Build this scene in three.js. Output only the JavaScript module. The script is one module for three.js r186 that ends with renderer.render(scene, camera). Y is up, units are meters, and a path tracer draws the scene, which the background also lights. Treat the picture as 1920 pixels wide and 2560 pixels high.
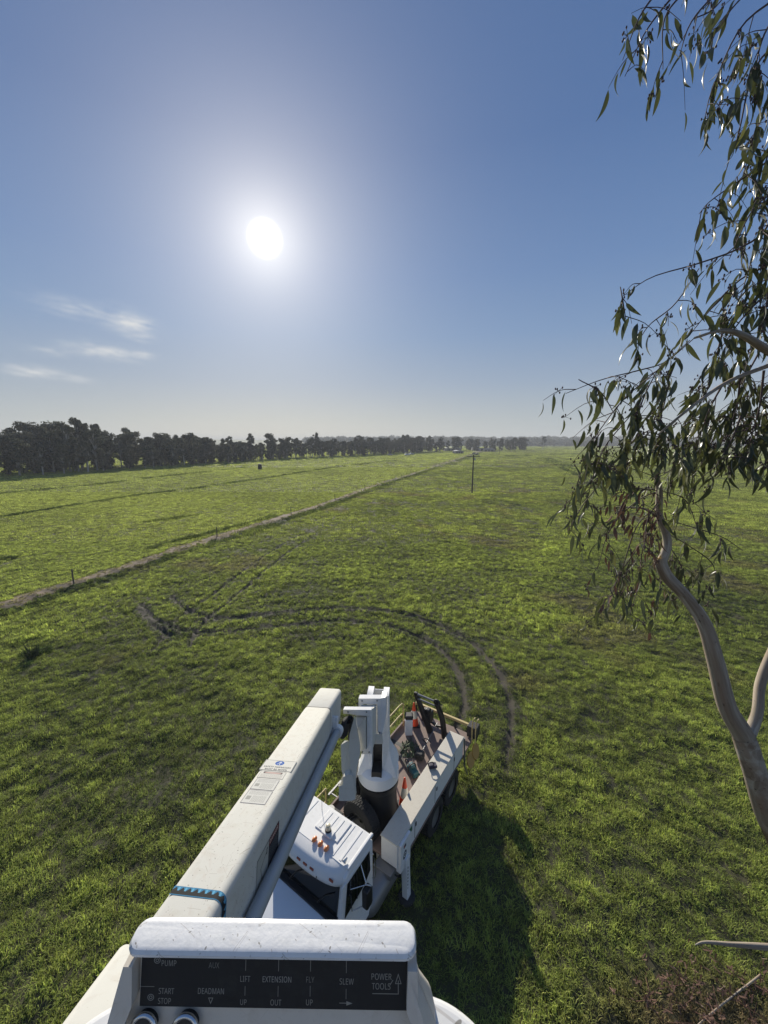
import * as THREE from 'three';
import { RoundedBoxGeometry } from 'three/addons/geometries/RoundedBoxGeometry.js';
import { mergeGeometries, toCreasedNormals } from 'three/addons/utils/BufferGeometryUtils.js';
import { ImprovedNoise } from 'three/addons/math/ImprovedNoise.js';

// ---------------------------------------------------------------- camera, sky, sun, exposure
const scene = new THREE.Scene();
const FOC = 960, PITCH = Math.atan(175 / FOC), EYE = 11;
const camera = new THREE.PerspectiveCamera(2 * Math.atan(1280 / FOC) * 180 / Math.PI, 0.75, 0.05, 9000);
camera.position.set(0, EYE, 0); camera.rotation.x = -PITCH; scene.add(camera);
const renderer = new THREE.WebGLRenderer({ antialias: true });
renderer.setSize(768, 1024);
renderer.toneMapping = THREE.LinearToneMapping; renderer.toneMappingExposure = 1.4;
renderer.shadowMap.enabled = true;

const D2R = Math.PI / 180, SUN_AZ = -15.6 * D2R, SUN_EL = 24.3 * D2R;
const sunDir = new THREE.Vector3(Math.sin(SUN_AZ) * Math.cos(SUN_EL), Math.sin(SUN_EL), -Math.cos(SUN_AZ) * Math.cos(SUN_EL));
const sun = new THREE.DirectionalLight(new THREE.Color().setRGB(1, 0.93, 0.8), 4.4);
sun.position.copy(sunDir).multiplyScalar(120); sun.castShadow = true;
Object.assign(sun.shadow.camera, { left: -60, right: 60, top: 60, bottom: -60, near: 1, far: 400 });
sun.shadow.mapSize.set(4096, 4096);
scene.add(sun);

const perlin = new ImprovedNoise();
const nz = (x, y, z = 0.37) => perlin.noise(x, y, z);
const fbm = (x, y, z = 0.37, o = 4) => { let s = 0, a = 0.5; for (let i = 0; i < o; i++) { s += a * nz(x, y, z + i * 3.1); x *= 2.03; y *= 2.03; a *= 0.5; } return s; };
const clamp = (v, a = 0, b = 1) => Math.min(b, Math.max(a, v));
const sstep = (a, b, v) => { const t = clamp((v - a) / (b - a)); return t * t * (3 - 2 * t); };
const lerp = (a, b, t) => a + (b - a) * t;
let seed = 20240611;
const rnd = () => { seed = (seed + 0x6D2B79F5) | 0; let t = Math.imul(seed ^ (seed >>> 15), 1 | seed); t = (t + Math.imul(t ^ (t >>> 7), 61 | t)) ^ t; return ((t ^ (t >>> 14)) >>> 0) / 4294967296; };
const rr = (a, b) => a + (b - a) * rnd();

{ // clear morning sky: blue overhead, pale towards the horizon and round the sun, three wisps of cloud
  const w = 2048, h = 1024, data = new Float32Array(w * h * 4);
  const ramp = [[0, .50, .54, .55], [3, .42, .48, .52], [8, .30, .39, .52], [14, .205, .317, .51], [21, .147, .252, .465], [33, .087, .172, .372], [45, .073, .149, .335], [90, .063, .128, .29]];
  const wisps = [[-31.6, 13.6, 2.3, 1.0, 1.0], [-36.0, 14.3, 4.2, .75, .42], [-30.6, 12.3, 1.4, .45, .55], [-34.5, 10.2, 3.6, .65, .75], [-30.9, 10.3, 1.3, .4, .65], [-39.3, 9.6, 2.4, .4, .38], [-40.9, 7.35, 2.6, .5, .7], [-37.7, 7.0, 1.7, .33, .4]];
  for (let j = 0; j < h; j++) for (let i = 0; i < w; i++) {
    const el = ((j + .5) / h - .5) * Math.PI, a = ((i + .5) / w - .5) * 2 * Math.PI;
    const x = Math.cos(el) * Math.cos(a), y = Math.sin(el), z = Math.cos(el) * Math.sin(a);
    const e = Math.max(0, el / D2R);
    let k = 0; while (k < ramp.length - 2 && ramp[k + 1][0] < e) k++;
    const t = clamp((e - ramp[k][0]) / (ramp[k + 1][0] - ramp[k][0]));
    const c = [1, 2, 3].map(n => lerp(ramp[k][n], ramp[k + 1][n], t));
    const g = Math.acos(clamp(x * sunDir.x + y * sunDir.y + z * sunDir.z, -1, 1)) / D2R;   // degrees from the sun
    const wide = Math.exp(-g / 9), core = Math.exp(-Math.pow(g / 1.4, 4)), near = Math.exp(-Math.pow(g / 4.2, 2));
    const low = Math.exp(-e / 5) * Math.exp(-Math.pow(g / 30, 2));
    c[0] += .85 * wide + 6 * core + .16 * near + .42 * low;
    c[1] += .75 * wide + 6 * core + .16 * near + .29 * low;
    c[2] += .60 * wide + 5.8 * core + .14 * near + .10 * low;
    const az = Math.atan2(x, -z) / D2R;
    let cl = 0;
    if (az > -52 && az < -22 && e > 4 && e < 19) for (const [ca, ce, ra, re, s] of wisps) {
      const ux = (az - ca) / (ra * .85) + .35 * fbm(az * .5, e * 1.6, 4.2), uy = (e - ce - .12 * (az - ca) * -.35) / re + .9 * fbm(az * .33, e * 1.5, 9.1);
      cl = Math.max(cl, s * Math.exp(-(ux * ux + uy * uy)) * clamp(.62 + 1.5 * fbm(az * .55, e * 3.2 + az * .3, 1.7, 5)));
    }
    cl = clamp(cl * 1.25) * .85;
    const o = (j * w + i) * 4;
    data[o] = lerp(c[0], .80, cl) / 1.4; data[o + 1] = lerp(c[1], .80, cl) / 1.4; data[o + 2] = lerp(c[2], .78, cl) / 1.4; data[o + 3] = 1;
  }
  const sky = new THREE.DataTexture(data, w, h, THREE.RGBAFormat, THREE.FloatType);
  sky.mapping = THREE.EquirectangularReflectionMapping; sky.magFilter = THREE.LinearFilter; sky.minFilter = THREE.LinearFilter; sky.needsUpdate = true;
  scene.background = sky; scene.environment = sky;
}
scene.fog = new THREE.FogExp2(new THREE.Color(0.88, 0.9, 0.92), 0.0004);

// ---------------------------------------------------------------- from photo pixels (1920 x 2560) to directions and ground points
const sp = Math.sin(PITCH), cp = Math.cos(PITCH);
const W = (px, py, d) => { const x = (px - 960) / FOC, y = (py - 1280) / FOC; return new THREE.Vector3(x * d, EYE - (sp + y * cp) * d, -(cp - y * sp) * d); };
const G = (px, py, Y = 0) => { const y = (py - 1280) / FOC; return W(px, py, (EYE - Y) / (sp + y * cp)); };
const K = 1920 / 1659, L = (px, py, d) => W(px * K, py * K, d);

// ---------------------------------------------------------------- naming and building helpers
const used = {};
const numbered = n => { const k = used[n] = (used[n] ?? -1) + 1; return k ? n + '_' + String(k).padStart(3, '0') : n; };
function tag(o, label, category, group, kind) { if (label) o.userData.label = label; if (category) o.userData.category = category; if (group) o.userData.group = group; if (kind) o.userData.kind = kind; return o; }
function shadows(o) { o.castShadow = o.receiveShadow = true; return o; }
function mesh(name, geo, mat, parent) { const m = shadows(new THREE.Mesh(geo, mat)); m.name = parent ? name : numbered(name); (parent ?? scene).add(m); return m; }
function thing(name, label, category, group, pos = [0, 0, 0], ry = 0) { const o = new THREE.Group(); o.name = numbered(name); o.position.set(...pos); o.rotation.y = ry; scene.add(o); return tag(o, label, category, group); }
function copyOf(src, pos, ry, s, label) { const c = src.clone(); c.name = numbered(src.name.replace(/_\d{3}$/, '')); c.position.set(...pos); c.rotation.y = ry; c.scale.set(...s); scene.add(c); if (label) c.userData = { ...c.userData, label }; return c; }
const V = (x, y, z) => new THREE.Vector3(x, y, z);
const rgb = (r, g, b) => new THREE.Color().setRGB(r, g, b);
const flat = g => { const n = g.index ? g.toNonIndexed() : g; for (const k of Object.keys(n.attributes)) if (!['position', 'normal', 'uv'].includes(k)) n.deleteAttribute(k); if (!n.attributes.uv) n.setAttribute('uv', new THREE.BufferAttribute(new Float32Array(n.attributes.position.count * 2), 2)); return n; };
const merge = a => mergeGeometries(a.map(flat));
function boxUV(g, s = 1) { // uv in metres from the dominant axis
  const n = flat(g), p = n.attributes.position, q = n.attributes.normal, uv = new Float32Array(p.count * 2);
  for (let i = 0; i < p.count; i++) {
    const a = Math.abs(q.getX(i)), b = Math.abs(q.getY(i)), c = Math.abs(q.getZ(i));
    const [u, v] = b >= a && b >= c ? [p.getX(i), p.getZ(i)] : a >= c ? [p.getZ(i), p.getY(i)] : [p.getX(i), p.getY(i)];
    uv[2 * i] = u / s; uv[2 * i + 1] = v / s;
  }
  n.setAttribute('uv', new THREE.BufferAttribute(uv, 2)); return n;
}
const bx = (w, h, d, x, y, z, r = .01, rot) => { const g = r ? new RoundedBoxGeometry(w, h, d, 2, Math.min(r, w / 2.1, h / 2.1, d / 2.1)) : new THREE.BoxGeometry(w, h, d); if (rot) g.applyMatrix4(new THREE.Matrix4().makeRotationFromEuler(new THREE.Euler(...rot))); return boxUV(g.translate(x, y, z)); };
function rod(a, b, r0, r1 = r0, n = 10) { const d = b.clone().sub(a), g = new THREE.CylinderGeometry(r1, r0, d.length(), n); g.applyQuaternion(new THREE.Quaternion().setFromUnitVectors(V(0, 1, 0), d.clone().normalize())); g.translate(...a.clone().add(b).multiplyScalar(.5).toArray()); return flat(g); }
function tubeOf(pts, radii, n = 8, seg) { // tapered tube through points
  const c = new THREE.CatmullRomCurve3(pts), s = seg ?? (pts.length - 1) * 4, f = c.computeFrenetFrames(s, false), pos = [], nor = [], uv = [], idx = [];
  const len = c.getLength();
  for (let i = 0; i <= s; i++) {
    const t = i / s, P = c.getPoint(t), k = t * (radii.length - 1), k0 = Math.min(radii.length - 2, Math.floor(k)), r = lerp(radii[k0], radii[k0 + 1], k - k0);
    for (let j = 0; j <= n; j++) { const a = j / n * Math.PI * 2, q = f.normals[i].clone().multiplyScalar(Math.cos(a)).addScaledVector(f.binormals[i], Math.sin(a)); pos.push(P.x + q.x * r, P.y + q.y * r, P.z + q.z * r); nor.push(q.x, q.y, q.z); uv.push(j / n, t * len); }
  }
  for (let i = 0; i < s; i++) for (let j = 0; j < n; j++) { const a = i * (n + 1) + j, b = a + n + 1; idx.push(a, a + 1, b, b, a + 1, b + 1); }
  const g = new THREE.BufferGeometry(); g.setAttribute('position', new THREE.Float32BufferAttribute(pos, 3)); g.setAttribute('normal', new THREE.Float32BufferAttribute(nor, 3)); g.setAttribute('uv', new THREE.Float32BufferAttribute(uv, 2)); g.setIndex(idx);
  return flat(g);
}
function prism(front, back) { // closed solid between two outlines with the same number of corners
  const n = front.length, t = [], tri = (a, b, c) => t.push(...a.toArray(), ...b.toArray(), ...c.toArray());
  for (let i = 1; i < n - 1; i++) { tri(front[0], front[i + 1], front[i]); tri(back[0], back[i], back[i + 1]); }
  for (let i = 0; i < n; i++) { const j = (i + 1) % n; tri(front[i], front[j], back[j]); tri(front[i], back[j], back[i]); }
  const g = new THREE.BufferGeometry(); g.setAttribute('position', new THREE.Float32BufferAttribute(t, 3)); g.computeVertexNormals(); return boxUV(g);
}
const shapeOf = pts => { const s = new THREE.Shape(); pts.forEach(([x, y], i) => i ? s.lineTo(x, y) : s.moveTo(x, y)); s.closePath(); return s; };
function roundRect(w, h, r) { const s = new THREE.Shape(), x = -w / 2, y = -h / 2; s.moveTo(x + r, y); s.lineTo(x + w - r, y); s.absarc(x + w - r, y + r, r, -Math.PI / 2, 0); s.lineTo(x + w, y + h - r); s.absarc(x + w - r, y + h - r, r, 0, Math.PI / 2); s.lineTo(x + r, y + h); s.absarc(x + r, y + h - r, r, Math.PI / 2, Math.PI); s.lineTo(x, y + r); s.absarc(x + r, y + r, r, Math.PI, Math.PI * 1.5); return s; }

// ---------------------------------------------------------------- textures and materials
function canvasTex(w, h, draw, srgb = true) { const c = document.createElement('canvas'); c.width = w; c.height = h; draw(c.getContext('2d'), w, h); const t = new THREE.CanvasTexture(c); if (srgb) t.colorSpace = THREE.SRGBColorSpace; t.wrapS = t.wrapT = THREE.RepeatWrapping; t.magFilter = THREE.LinearFilter; return t; }
const wear = (base, specks, scratches, stain, z = 1) => canvasTex(1024, 1024, (c, w, h) => {
  c.fillStyle = base; c.fillRect(0, 0, w, h);
  for (let i = 0; i < 130; i++) { c.fillStyle = `rgba(${stain},${rr(.008, .035)})`; c.beginPath(); c.ellipse(rr(0, w), rr(0, h), rr(8, 90), rr(5, 40), rr(0, 3), 0, 7); c.fill(); }
  for (let i = 0; i < specks; i++) { const k = rnd(); c.fillStyle = k < .6 ? `rgba(70,62,50,${rr(.12, .5)})` : `rgba(255,255,250,${rr(.2, .6)})`; c.beginPath(); c.ellipse(rr(0, w), rr(0, h), rr(.6, 3) * z, rr(.5, 1.6) * z, rr(0, 3), 0, 7); c.fill(); }
  for (let i = 0; i < scratches; i++) { c.strokeStyle = rnd() < .6 ? `rgba(95,78,60,${rr(.07, .3)})` : `rgba(255,255,250,${rr(.2, .6)})`; c.lineWidth = rr(.5, 1.8) * z; const x = rr(0, w), y = rr(0, h), a = rr(0, 6.3), l = rr(8, 110) * (1 + (z - 1) * .35); c.beginPath(); c.moveTo(x, y); c.quadraticCurveTo(x + l * .5 * Math.cos(a) + rr(-6, 6), y + l * .5 * Math.sin(a) + rr(-6, 6), x + l * Math.cos(a), y + l * Math.sin(a)); c.stroke(); }
});
function noiseTex(n, f) { const d = new Uint8Array(n * n * 4); for (let j = 0; j < n; j++) for (let i = 0; i < n; i++) { const v = clamp(f(i / n, j / n)) * 255, o = (j * n + i) * 4; d[o] = d[o + 1] = d[o + 2] = v; d[o + 3] = 255; } const t = new THREE.DataTexture(d, n, n); t.wrapS = t.wrapT = THREE.RepeatWrapping; t.magFilter = THREE.LinearFilter; t.needsUpdate = true; return t; }
const dentTex = noiseTex(512, (u, v) => .5 + .55 * fbm(u * 9, v * 9, 2.2, 3) + .25 * fbm(u * 40, v * 40, 7.7, 2) );
const S = (c, rough = .6, metal = 0, more = {}) => new THREE.MeshStandardMaterial({ color: c, roughness: rough, metalness: metal, ...more });
const P = (c, rough, more) => new THREE.MeshPhysicalMaterial({ color: c, roughness: rough, ...more });
const creamTex = wear('#ffffff', 420, 75, '150,120,80'), whiteTex = wear('#ffffff', 120, 30, '110,100,85'), lidTex = wear('#f4efe4', 200, 50, '150,84,34', 2.5), deckTex = wear('#d8cfc8', 700, 120, '60,40,30');
const M = {
  boomPaint: P(rgb(.57, .56, .505), .85, { map: wear('#ffffff', 300, 110, '150,100,55', 3), specularIntensity: .6 }),
  pedestal: S(rgb(.010, .010, .011), .7),
  cream: P(rgb(.57, .56, .505), .85, { map: creamTex, specularIntensity: .6 }),
  white: P(rgb(.70, .70, .69), .6, { map: whiteTex, clearcoat: .15, clearcoatRoughness: .25 }),
  lid: S(rgb(.62, .60, .55), .55, 0, { map: lidTex }),
  gloss: P(rgb(.70, .70, .69), .5, { map: wear('#ffffff', 110, 60, '120,110,95', 4.5), bumpMap: dentTex, bumpScale: .0007, clearcoat: .6, clearcoatRoughness: .22 }),
  facia: S(rgb(.58, .53, .45), .7, 0, { map: creamTex }),
  black: S(rgb(.012, .012, .013), .5), dark: S(rgb(.025, .024, .023), .7), steel: S(rgb(.22, .22, .22), .45, .6), chrome: S(rgb(.6, .6, .6), .15, 1),
  rubber: S(rgb(.018, .018, .018), .85), grey: S(rgb(.33, .35, .36), .45), deck: S(rgb(.30, .235, .21), .75, 0, { map: deckTex }),
  glass: P(rgb(.006, .007, .008), .05, { specularIntensity: .6 }), rail: S(rgb(.55, .42, .18), .5), amber: P(rgb(.62, .2, .05), .3, { clearcoat: .5 }), cone: S(rgb(.75, .07, .02), .5), band: S(rgb(.6, .58, .5), .4), teal: S(rgb(.02, .09, .10), .45), paddle: S(rgb(.42, .22, .03), .5), green: S(rgb(.02, .12, .05), .5),
  timber: S(rgb(.10, .085, .07), .85), bark: S(rgb(.17, .15, .125), .9), roof: S(rgb(.35, .35, .36), .5), wall: S(rgb(.3, .28, .25), .8), pale: S(rgb(.6, .58, .54), .7),
};

// ---------------------------------------------------------------- the ground: lines on it, height, grass
const line = a => a.map(([x, f]) => ({ x, f }));
const gp = (...q) => q.map(([px, py]) => { const p = G(px, py); return { x: p.x, f: -p.z }; });
const fence = line([[-37, -8], [-25.9, 24.3], [-19.4, 43.5], [-14, 58], [-9.3, 72.7], [0.2, 106], [19.2, 160.8], [58.8, 285], [140, 545], [300, 1060]]);
const curves = (pts, n) => { const c = new THREE.CatmullRomCurve3(pts.map(p => V(p.x, 0, p.f))); return Array.from({ length: n + 1 }, (_, i) => { const q = c.getPoint(i / n); return { x: q.x, f: q.z }; }); };
const offset = (pts, d) => pts.map((p, i) => { const a = pts[Math.max(0, i - 1)], b = pts[Math.min(pts.length - 1, i + 1)], l = Math.hypot(b.x - a.x, b.f - a.f) || 1; return { x: p.x - (b.f - a.f) / l * d, f: p.f + (b.x - a.x) / l * d }; });
const turn = curves(line([[3.2, 11.5], [4.4, 14.7], [4.5, 17.2], [3.6, 20], [1.0, 22.4], [-2.9, 23.4], [-6.6, 22.6], [-10.8, 21.8], [-13.6, 23.2], [-16, 25.5]]), 40);
const wheel2 = curves(gp([430, 1620], [470, 1560], [560, 1490], [700, 1380], [860, 1290]), 20);
const ruts = [offset(turn, .95), offset(turn, -.95), offset(wheel2, .9), offset(wheel2, -.9), curves(gp([350, 1525], [380, 1560], [430, 1590]), 8)];
const banks = [gp([-400, 1330], [0, 1293], [110, 1275], [330, 1240], [480, 1222], [700, 1190], [850, 1166], [980, 1152]), gp([360, 1306], [430, 1297], [500, 1287]), gp([-60, 1407], [35, 1397]), gp([380, 1370], [450, 1352], [540, 1330], [680, 1292]), gp([-300, 1250], [0, 1234], [220, 1214], [420, 1190], [620, 1168]), gp([1240, 1141], [1500, 1133], [1920, 1132]), gp([60, 1640], [100, 1632])];
const drain = gp([1355, 1145], [1440, 1180], [1560, 1240]);
function dist(pl, x, f) { let m = 1e9; for (let i = 1; i < pl.length; i++) { const a = pl[i - 1], b = pl[i], dx = b.x - a.x, df = b.f - a.f, t = clamp(((x - a.x) * dx + (f - a.f) * df) / (dx * dx + df * df || 1)), d = Math.hypot(x - a.x - t * dx, f - a.f - t * df); if (d < m) m = d; } return m; }
const boxOf = pl => pl.reduce((b, p) => [Math.min(b[0], p.x), Math.max(b[1], p.x), Math.min(b[2], p.f), Math.max(b[3], p.f)], [1e9, -1e9, 1e9, -1e9]);
const withBox = pl => ({ pl, b: boxOf(pl) });
const RUT = ruts.map(withBox), BANK = banks.map(withBox), DRAIN = withBox(drain);
const near = (o, x, f, r) => x < o.b[0] - r || x > o.b[1] + r || f < o.b[2] - r || f > o.b[3] + r ? 1e9 : dist(o.pl, x, f);
function sideOfFence(x, f) { let i = 1; while (i < fence.length - 1 && fence[i].f < f) i++; const a = fence[i - 1], b = fence[i]; const fx = lerp(a.x, b.x, (f - a.f) / (b.f - a.f)); return (x - fx) * .945; }   // metres right of the fence
function groundH(x, f) {
  const r = Math.hypot(x, f), fade = 1 - sstep(45, 120, r); let h = 0;
  if (fade > 0) {
    const tr = sstep(2.2, 4, Math.hypot(x - .4, f - 8.6));
    h += fade * ((.10 * nz(x / 1.7, f / 1.5) + .08 * nz(x / .75, f / .7, 5)) * lerp(.25, 1, tr) + .12 * nz(x / 9, f / 8, 8) * tr);
    const s = Math.abs(sideOfFence(x, f)); h += fade * .16 * Math.exp(-s * s / .8);
    for (const o of RUT) { const d = near(o, x, f, 1); if (d < 1) h += fade * (-.10 * Math.exp(-d * d / .02) + .05 * Math.exp(-(d - .28) * (d - .28) / .012)); }
  }
  return h;
}
function soilColor(x, f) {
  const s = sideOfFence(x, f), n = fbm(x / 2.2, f / 2.2, 3), m = fbm(x / 14, f / 14, 6);
  let c = [.046 + .03 * n, .043 + .026 * n, .02];
  c = c.map(v => v * (1 + .3 * m));
  const w = 1.05 + .45 * nz(x / 3, f / 3, 1.4), strip = (1 - sstep(w * .55, w, Math.abs(s + .15))) * clamp(.8 + n * 1.4);
  let mud = 0; for (const o of RUT) { const d = near(o, x, f, .4); if (d < .4) mud = Math.max(mud, 1 - sstep(.12, .3, d)); }
  c = c.map((v, i) => lerp(v, [.05, .042, .03][i], mud));
  return c.map((v, i) => lerp(v, [.20, .145, .10][i] * (1 + .8 * n), strip));
}
{
  const axis = (fine0, fine1, step, end) => { const a = []; for (let v = fine0; v <= fine1 + 1e-6; v += step) a.push(v); let s = step, v = fine1; while (v < end) { s *= 1.09; v += s; a.push(v); } s = step; v = fine0; const neg = []; while (v > -end) { s *= 1.09; v -= s; neg.push(v); } return [...neg.reverse(), ...a]; };
  const xs = axis(-24, 24, .2, 3800), fs = axis(4, 32, .2, 3800), pos = [], col = [], idx = [], n = xs.length;
  for (const f of fs) for (const x of xs) { pos.push(x, groundH(x, f), -f); col.push(...soilColor(x, f)); }
  for (let j = 0; j < fs.length - 1; j++) for (let i = 0; i < n - 1; i++) { const a = j * n + i, b = a + n; idx.push(a, a + 1, b, a + 1, b + 1, b); }
  const g = new THREE.BufferGeometry(); g.setAttribute('position', new THREE.Float32BufferAttribute(pos, 3)); g.setAttribute('color', new THREE.Float32BufferAttribute(col, 3)); g.setIndex(idx); g.computeVertexNormals();
  tag(mesh('ground', g, S(rgb(1, 1, 1), .95, 0, { vertexColors: true })), 'wide flat green paddock ground reaching the horizon', 'ground', null, 'structure');
}

// grass: tufts of bent blades, larger and fewer with distance
function tuft(n, spread, h0, h1, w, lean) {
  const pos = [], col = [], idx = [];
  for (let i = 0; i < n; i++) {
    const tone = rnd() < .08 ? [1.5, 1.35, 1.7] : (k => [k, k, k])(rr(.6, 1.35)); for (let k = 0; k < 5; k++) col.push(...tone);
    const a = rr(0, 6.283), r = spread * Math.sqrt(rnd()), bxp = r * Math.cos(a), bz = r * Math.sin(a), h = rr(h0, h1), d = rr(0, 6.283), ln = h * rr(.15, lean), ww = w * rr(.7, 1.3) / 2, sx = -Math.sin(d) * ww, sz = Math.cos(d) * ww, o = pos.length / 3;
    const q = [[0, 0, 1], [.42, .62, .85], [1, 1 - .35 * (ln / h), 0]];
    for (const [l, y, k] of q) { const X = bxp + Math.cos(d) * ln * l, Z = bz + Math.sin(d) * ln * l; if (k) pos.push(X - sx * k, h * y, Z - sz * k, X + sx * k, h * y, Z + sz * k); else pos.push(X, h * y, Z); }
    idx.push(o, o + 1, o + 2, o + 1, o + 3, o + 2, o + 2, o + 3, o + 4);
  }
  const g = new THREE.BufferGeometry(); g.setAttribute('position', new THREE.Float32BufferAttribute(pos, 3)); g.setAttribute('color', new THREE.Float32BufferAttribute(col, 3)); g.setIndex(idx); return g;
}
const grassMat = P(rgb(1, 1, 1), .9, { transmission: .5, thickness: 0, side: THREE.DoubleSide, vertexColors: true, specularIntensity: .25 }), nearGrass = P(rgb(1, 1, 1), .9, { transmission: .5, thickness: 0, side: THREE.DoubleSide, vertexColors: true, specularIntensity: .3, clearcoat: .055, clearcoatRoughness: .3 });
function grassAt(x, f, out) { // height factor and colour of the grass there; 0 where the soil lies bare
  const s = sideOfFence(x, f), r = Math.hypot(x, f);
  const n1 = .42 * fbm(x / 1.3, f / 1.1, 1.1, 3) + .58 * nz(x / .29, f / .25, 9.3), n2 = nz(x / 5, f / 5, 2.3), n3 = fbm(x / 22, f / 22, 4.4, 3);
  let h = s < 0 ? .72 + .35 * n1 : .74 + 1.1 * n1 + .3 * n2, y = s < 0 ? .70 + .35 * n3 + .4 * n1 : .50 + .45 * n3 + .3 * n2 + .65 * n1, brown = 0;
  const w = 1.05 + .45 * nz(x / 3, f / 3, 1.4);
  if (Math.abs(s + .15) < Math.max(w * (.85 + .7 * nz(x / .9, f / .9, 6.1)), out.spread)) { if (rnd() < .66) { out.h = 0; return; } brown = .6; h *= .7; }
  else if (s > 0 && s < w + .9 + out.spread) { h *= 1.35; y -= .4; } else if (s < 0 && s > -w - .8) h *= 1.3;
  for (const [i, o] of RUT.entries()) { const d = near(o, x, f, .6) * (i === 2 || i === 3 ? 1.8 : 1); if (d < .16 + .16 * nz(x / .7, f / .7, 3.3)) { if (rnd() < .7) { out.h = 0; return; } h *= .5; y -= .3; } else if (d < .42) { h *= .75; y -= .25; } }
  for (const o of BANK) { const d = near(o, x, f, 4); const bw = (.22 + r * .003) * (1 + 1.6 * nz(x / 3, f / 3, 6)); if (d < bw && fbm(x / 9, f / 9, 7.5) > -.16) { h *= 1.9; y -= .55; } }
  { const d = near(DRAIN, x, f, 5); if (d > 1.2 && d < 2.4) { h *= 1.8; y -= .5; } }
  const worn = sstep(.16, .34, fbm(x / 7 + 4, f / 7, 12.5, 3)) * (s > 0 ? 1 : 0); brown = Math.max(brown, worn * .45); h *= 1 - .15 * worn;
  const dead = Math.hypot((x - 6.2) / 2.6, (f - 5.2) / 1.1); if (dead < 1.2) brown = Math.max(brown, .8 * (1.2 - dead) * 1.4);
  if (s > 0 && n1 < -.2 && rnd() < .3) { out.h = 0; return; }
  y = clamp(y); brown = clamp(brown, 0, .85);
  const v = rr(.4, 1.6);
  const a = [.062, .096, .024], b = [.53, .60, .125], c = [.26, .19, .10];
  out.h = clamp(h, .32, 2.4); out.c = a.map((q, i) => lerp(lerp(q, b[i], y), c[i], brown) * v);
}
function grassField(name, label, cell, f0, f1, tufts, scale) {
  const list = tufts.map(() => ({ m: [], c: [] })), o = { h: 0, c: null, spread: cell > .3 ? cell * 1.15 : 0 }, m4 = new THREE.Matrix4(), q = new THREE.Quaternion(), e = new THREE.Euler();
  for (let f = f0; f < f1; f += cell) { const half = 1.03 * f + 4.5; for (let x = -half; x < half; x += cell) {
    const X = x + rr(0, cell), F = f + rr(0, cell); if (F < f0 || F > f1) continue;
    grassAt(X, F, o); if (!o.h) continue;
    const s = scale * o.h * rr(.75, 1.25), hz = scale * lerp(1, o.h, .45) * rr(.85, 1.2);
    e.set(rr(-.15, .15), rr(0, 6.283), rr(-.15, .15)); q.setFromEuler(e);
    m4.compose(V(X, groundH(X, F) - .012, -F), q, V(hz, s, hz));
    const k = list[Math.floor(rnd() * tufts.length)]; k.m.push(...m4.elements); k.c.push(...o.c);
  } }
  list.forEach((k, i) => {
    const n = k.m.length / 16, im = new THREE.InstancedMesh(tufts[i], f1 < 50 ? nearGrass : grassMat, n); im.instanceMatrix = new THREE.InstancedBufferAttribute(new Float32Array(k.m), 16); im.instanceColor = new THREE.InstancedBufferAttribute(new Float32Array(k.c), 3);
    im.name = numbered(name); shadows(im); scene.add(im); tag(im, label, 'grass', null, 'stuff');
  });
}
const tA = [0, 1, 2].map(() => tuft(24, .11, .06, .17, .012, 1.05)), tB = [0, 1, 2].map(() => tuft(24, .13, .06, .17, .017, .95)), tC = [0, 1].map(() => tuft(30, .34, .08, .22, .03, .65)), tD = [0, 1].map(() => tuft(40, .8, .08, .22, .065, .6)), tE = [0, 1].map(() => tuft(60, 2.2, .1, .26, .16, .6)), tF = [0, 1].map(() => tuft(110, 7, .12, .32, .5, .6));
grassField('paddock_grass', 'tufted green grass around the truck', .112, 3.6, 20, tA, 1.05);
grassField('paddock_grass', 'clumpy green grass beyond the truck', .165, 20, 42, tB, 1.2);
grassField('paddock_grass', 'green paddock grass around the first fence posts', .34, 42, 85, tC, 1.15);
grassField('paddock_grass', 'green paddock grass around the power pole', .8, 85, 170, tD, 1.2);
grassField('paddock_grass', 'far paddock grass before the treeline', 2.2, 170, 420, tE, 1.25);
grassField('paddock_grass', 'open pasture beyond the farm sheds', 7.5, 420, 1000, tF, 1.3);

// ---------------------------------------------------------------- the bucket truck: x to its left side, y up, z towards its nose
const truck = thing('bucket_truck', 'white bonneted bucket truck with raised boom parked on the grass', 'truck', null, [-.68, 0, -8.05], -33.6 * D2R);
truck.updateMatrixWorld(true);
const toTruck = truck.matrixWorld.clone().invert();
const wp = (name, geo, mat, parent = truck) => mesh(name, flat(geo).applyMatrix4(toTruck), mat, parent);   // geometry given in the world
const tp = (name, geo, mat, parent = truck) => mesh(name, geo, mat, parent);                                // geometry given in the truck's axes
const sideProfile = (pts, w, bevel) => { const g = new THREE.ExtrudeGeometry(shapeOf(pts), { depth: w - 2 * bevel, bevelEnabled: true, bevelSize: bevel, bevelThickness: bevel, bevelSegments: 3, curveSegments: 8 }); g.translate(0, 0, -(w - 2 * bevel) / 2); g.rotateY(-Math.PI / 2); return boxUV(toCreasedNormals(g, .6)); };  // (z, y) outline across x

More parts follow.
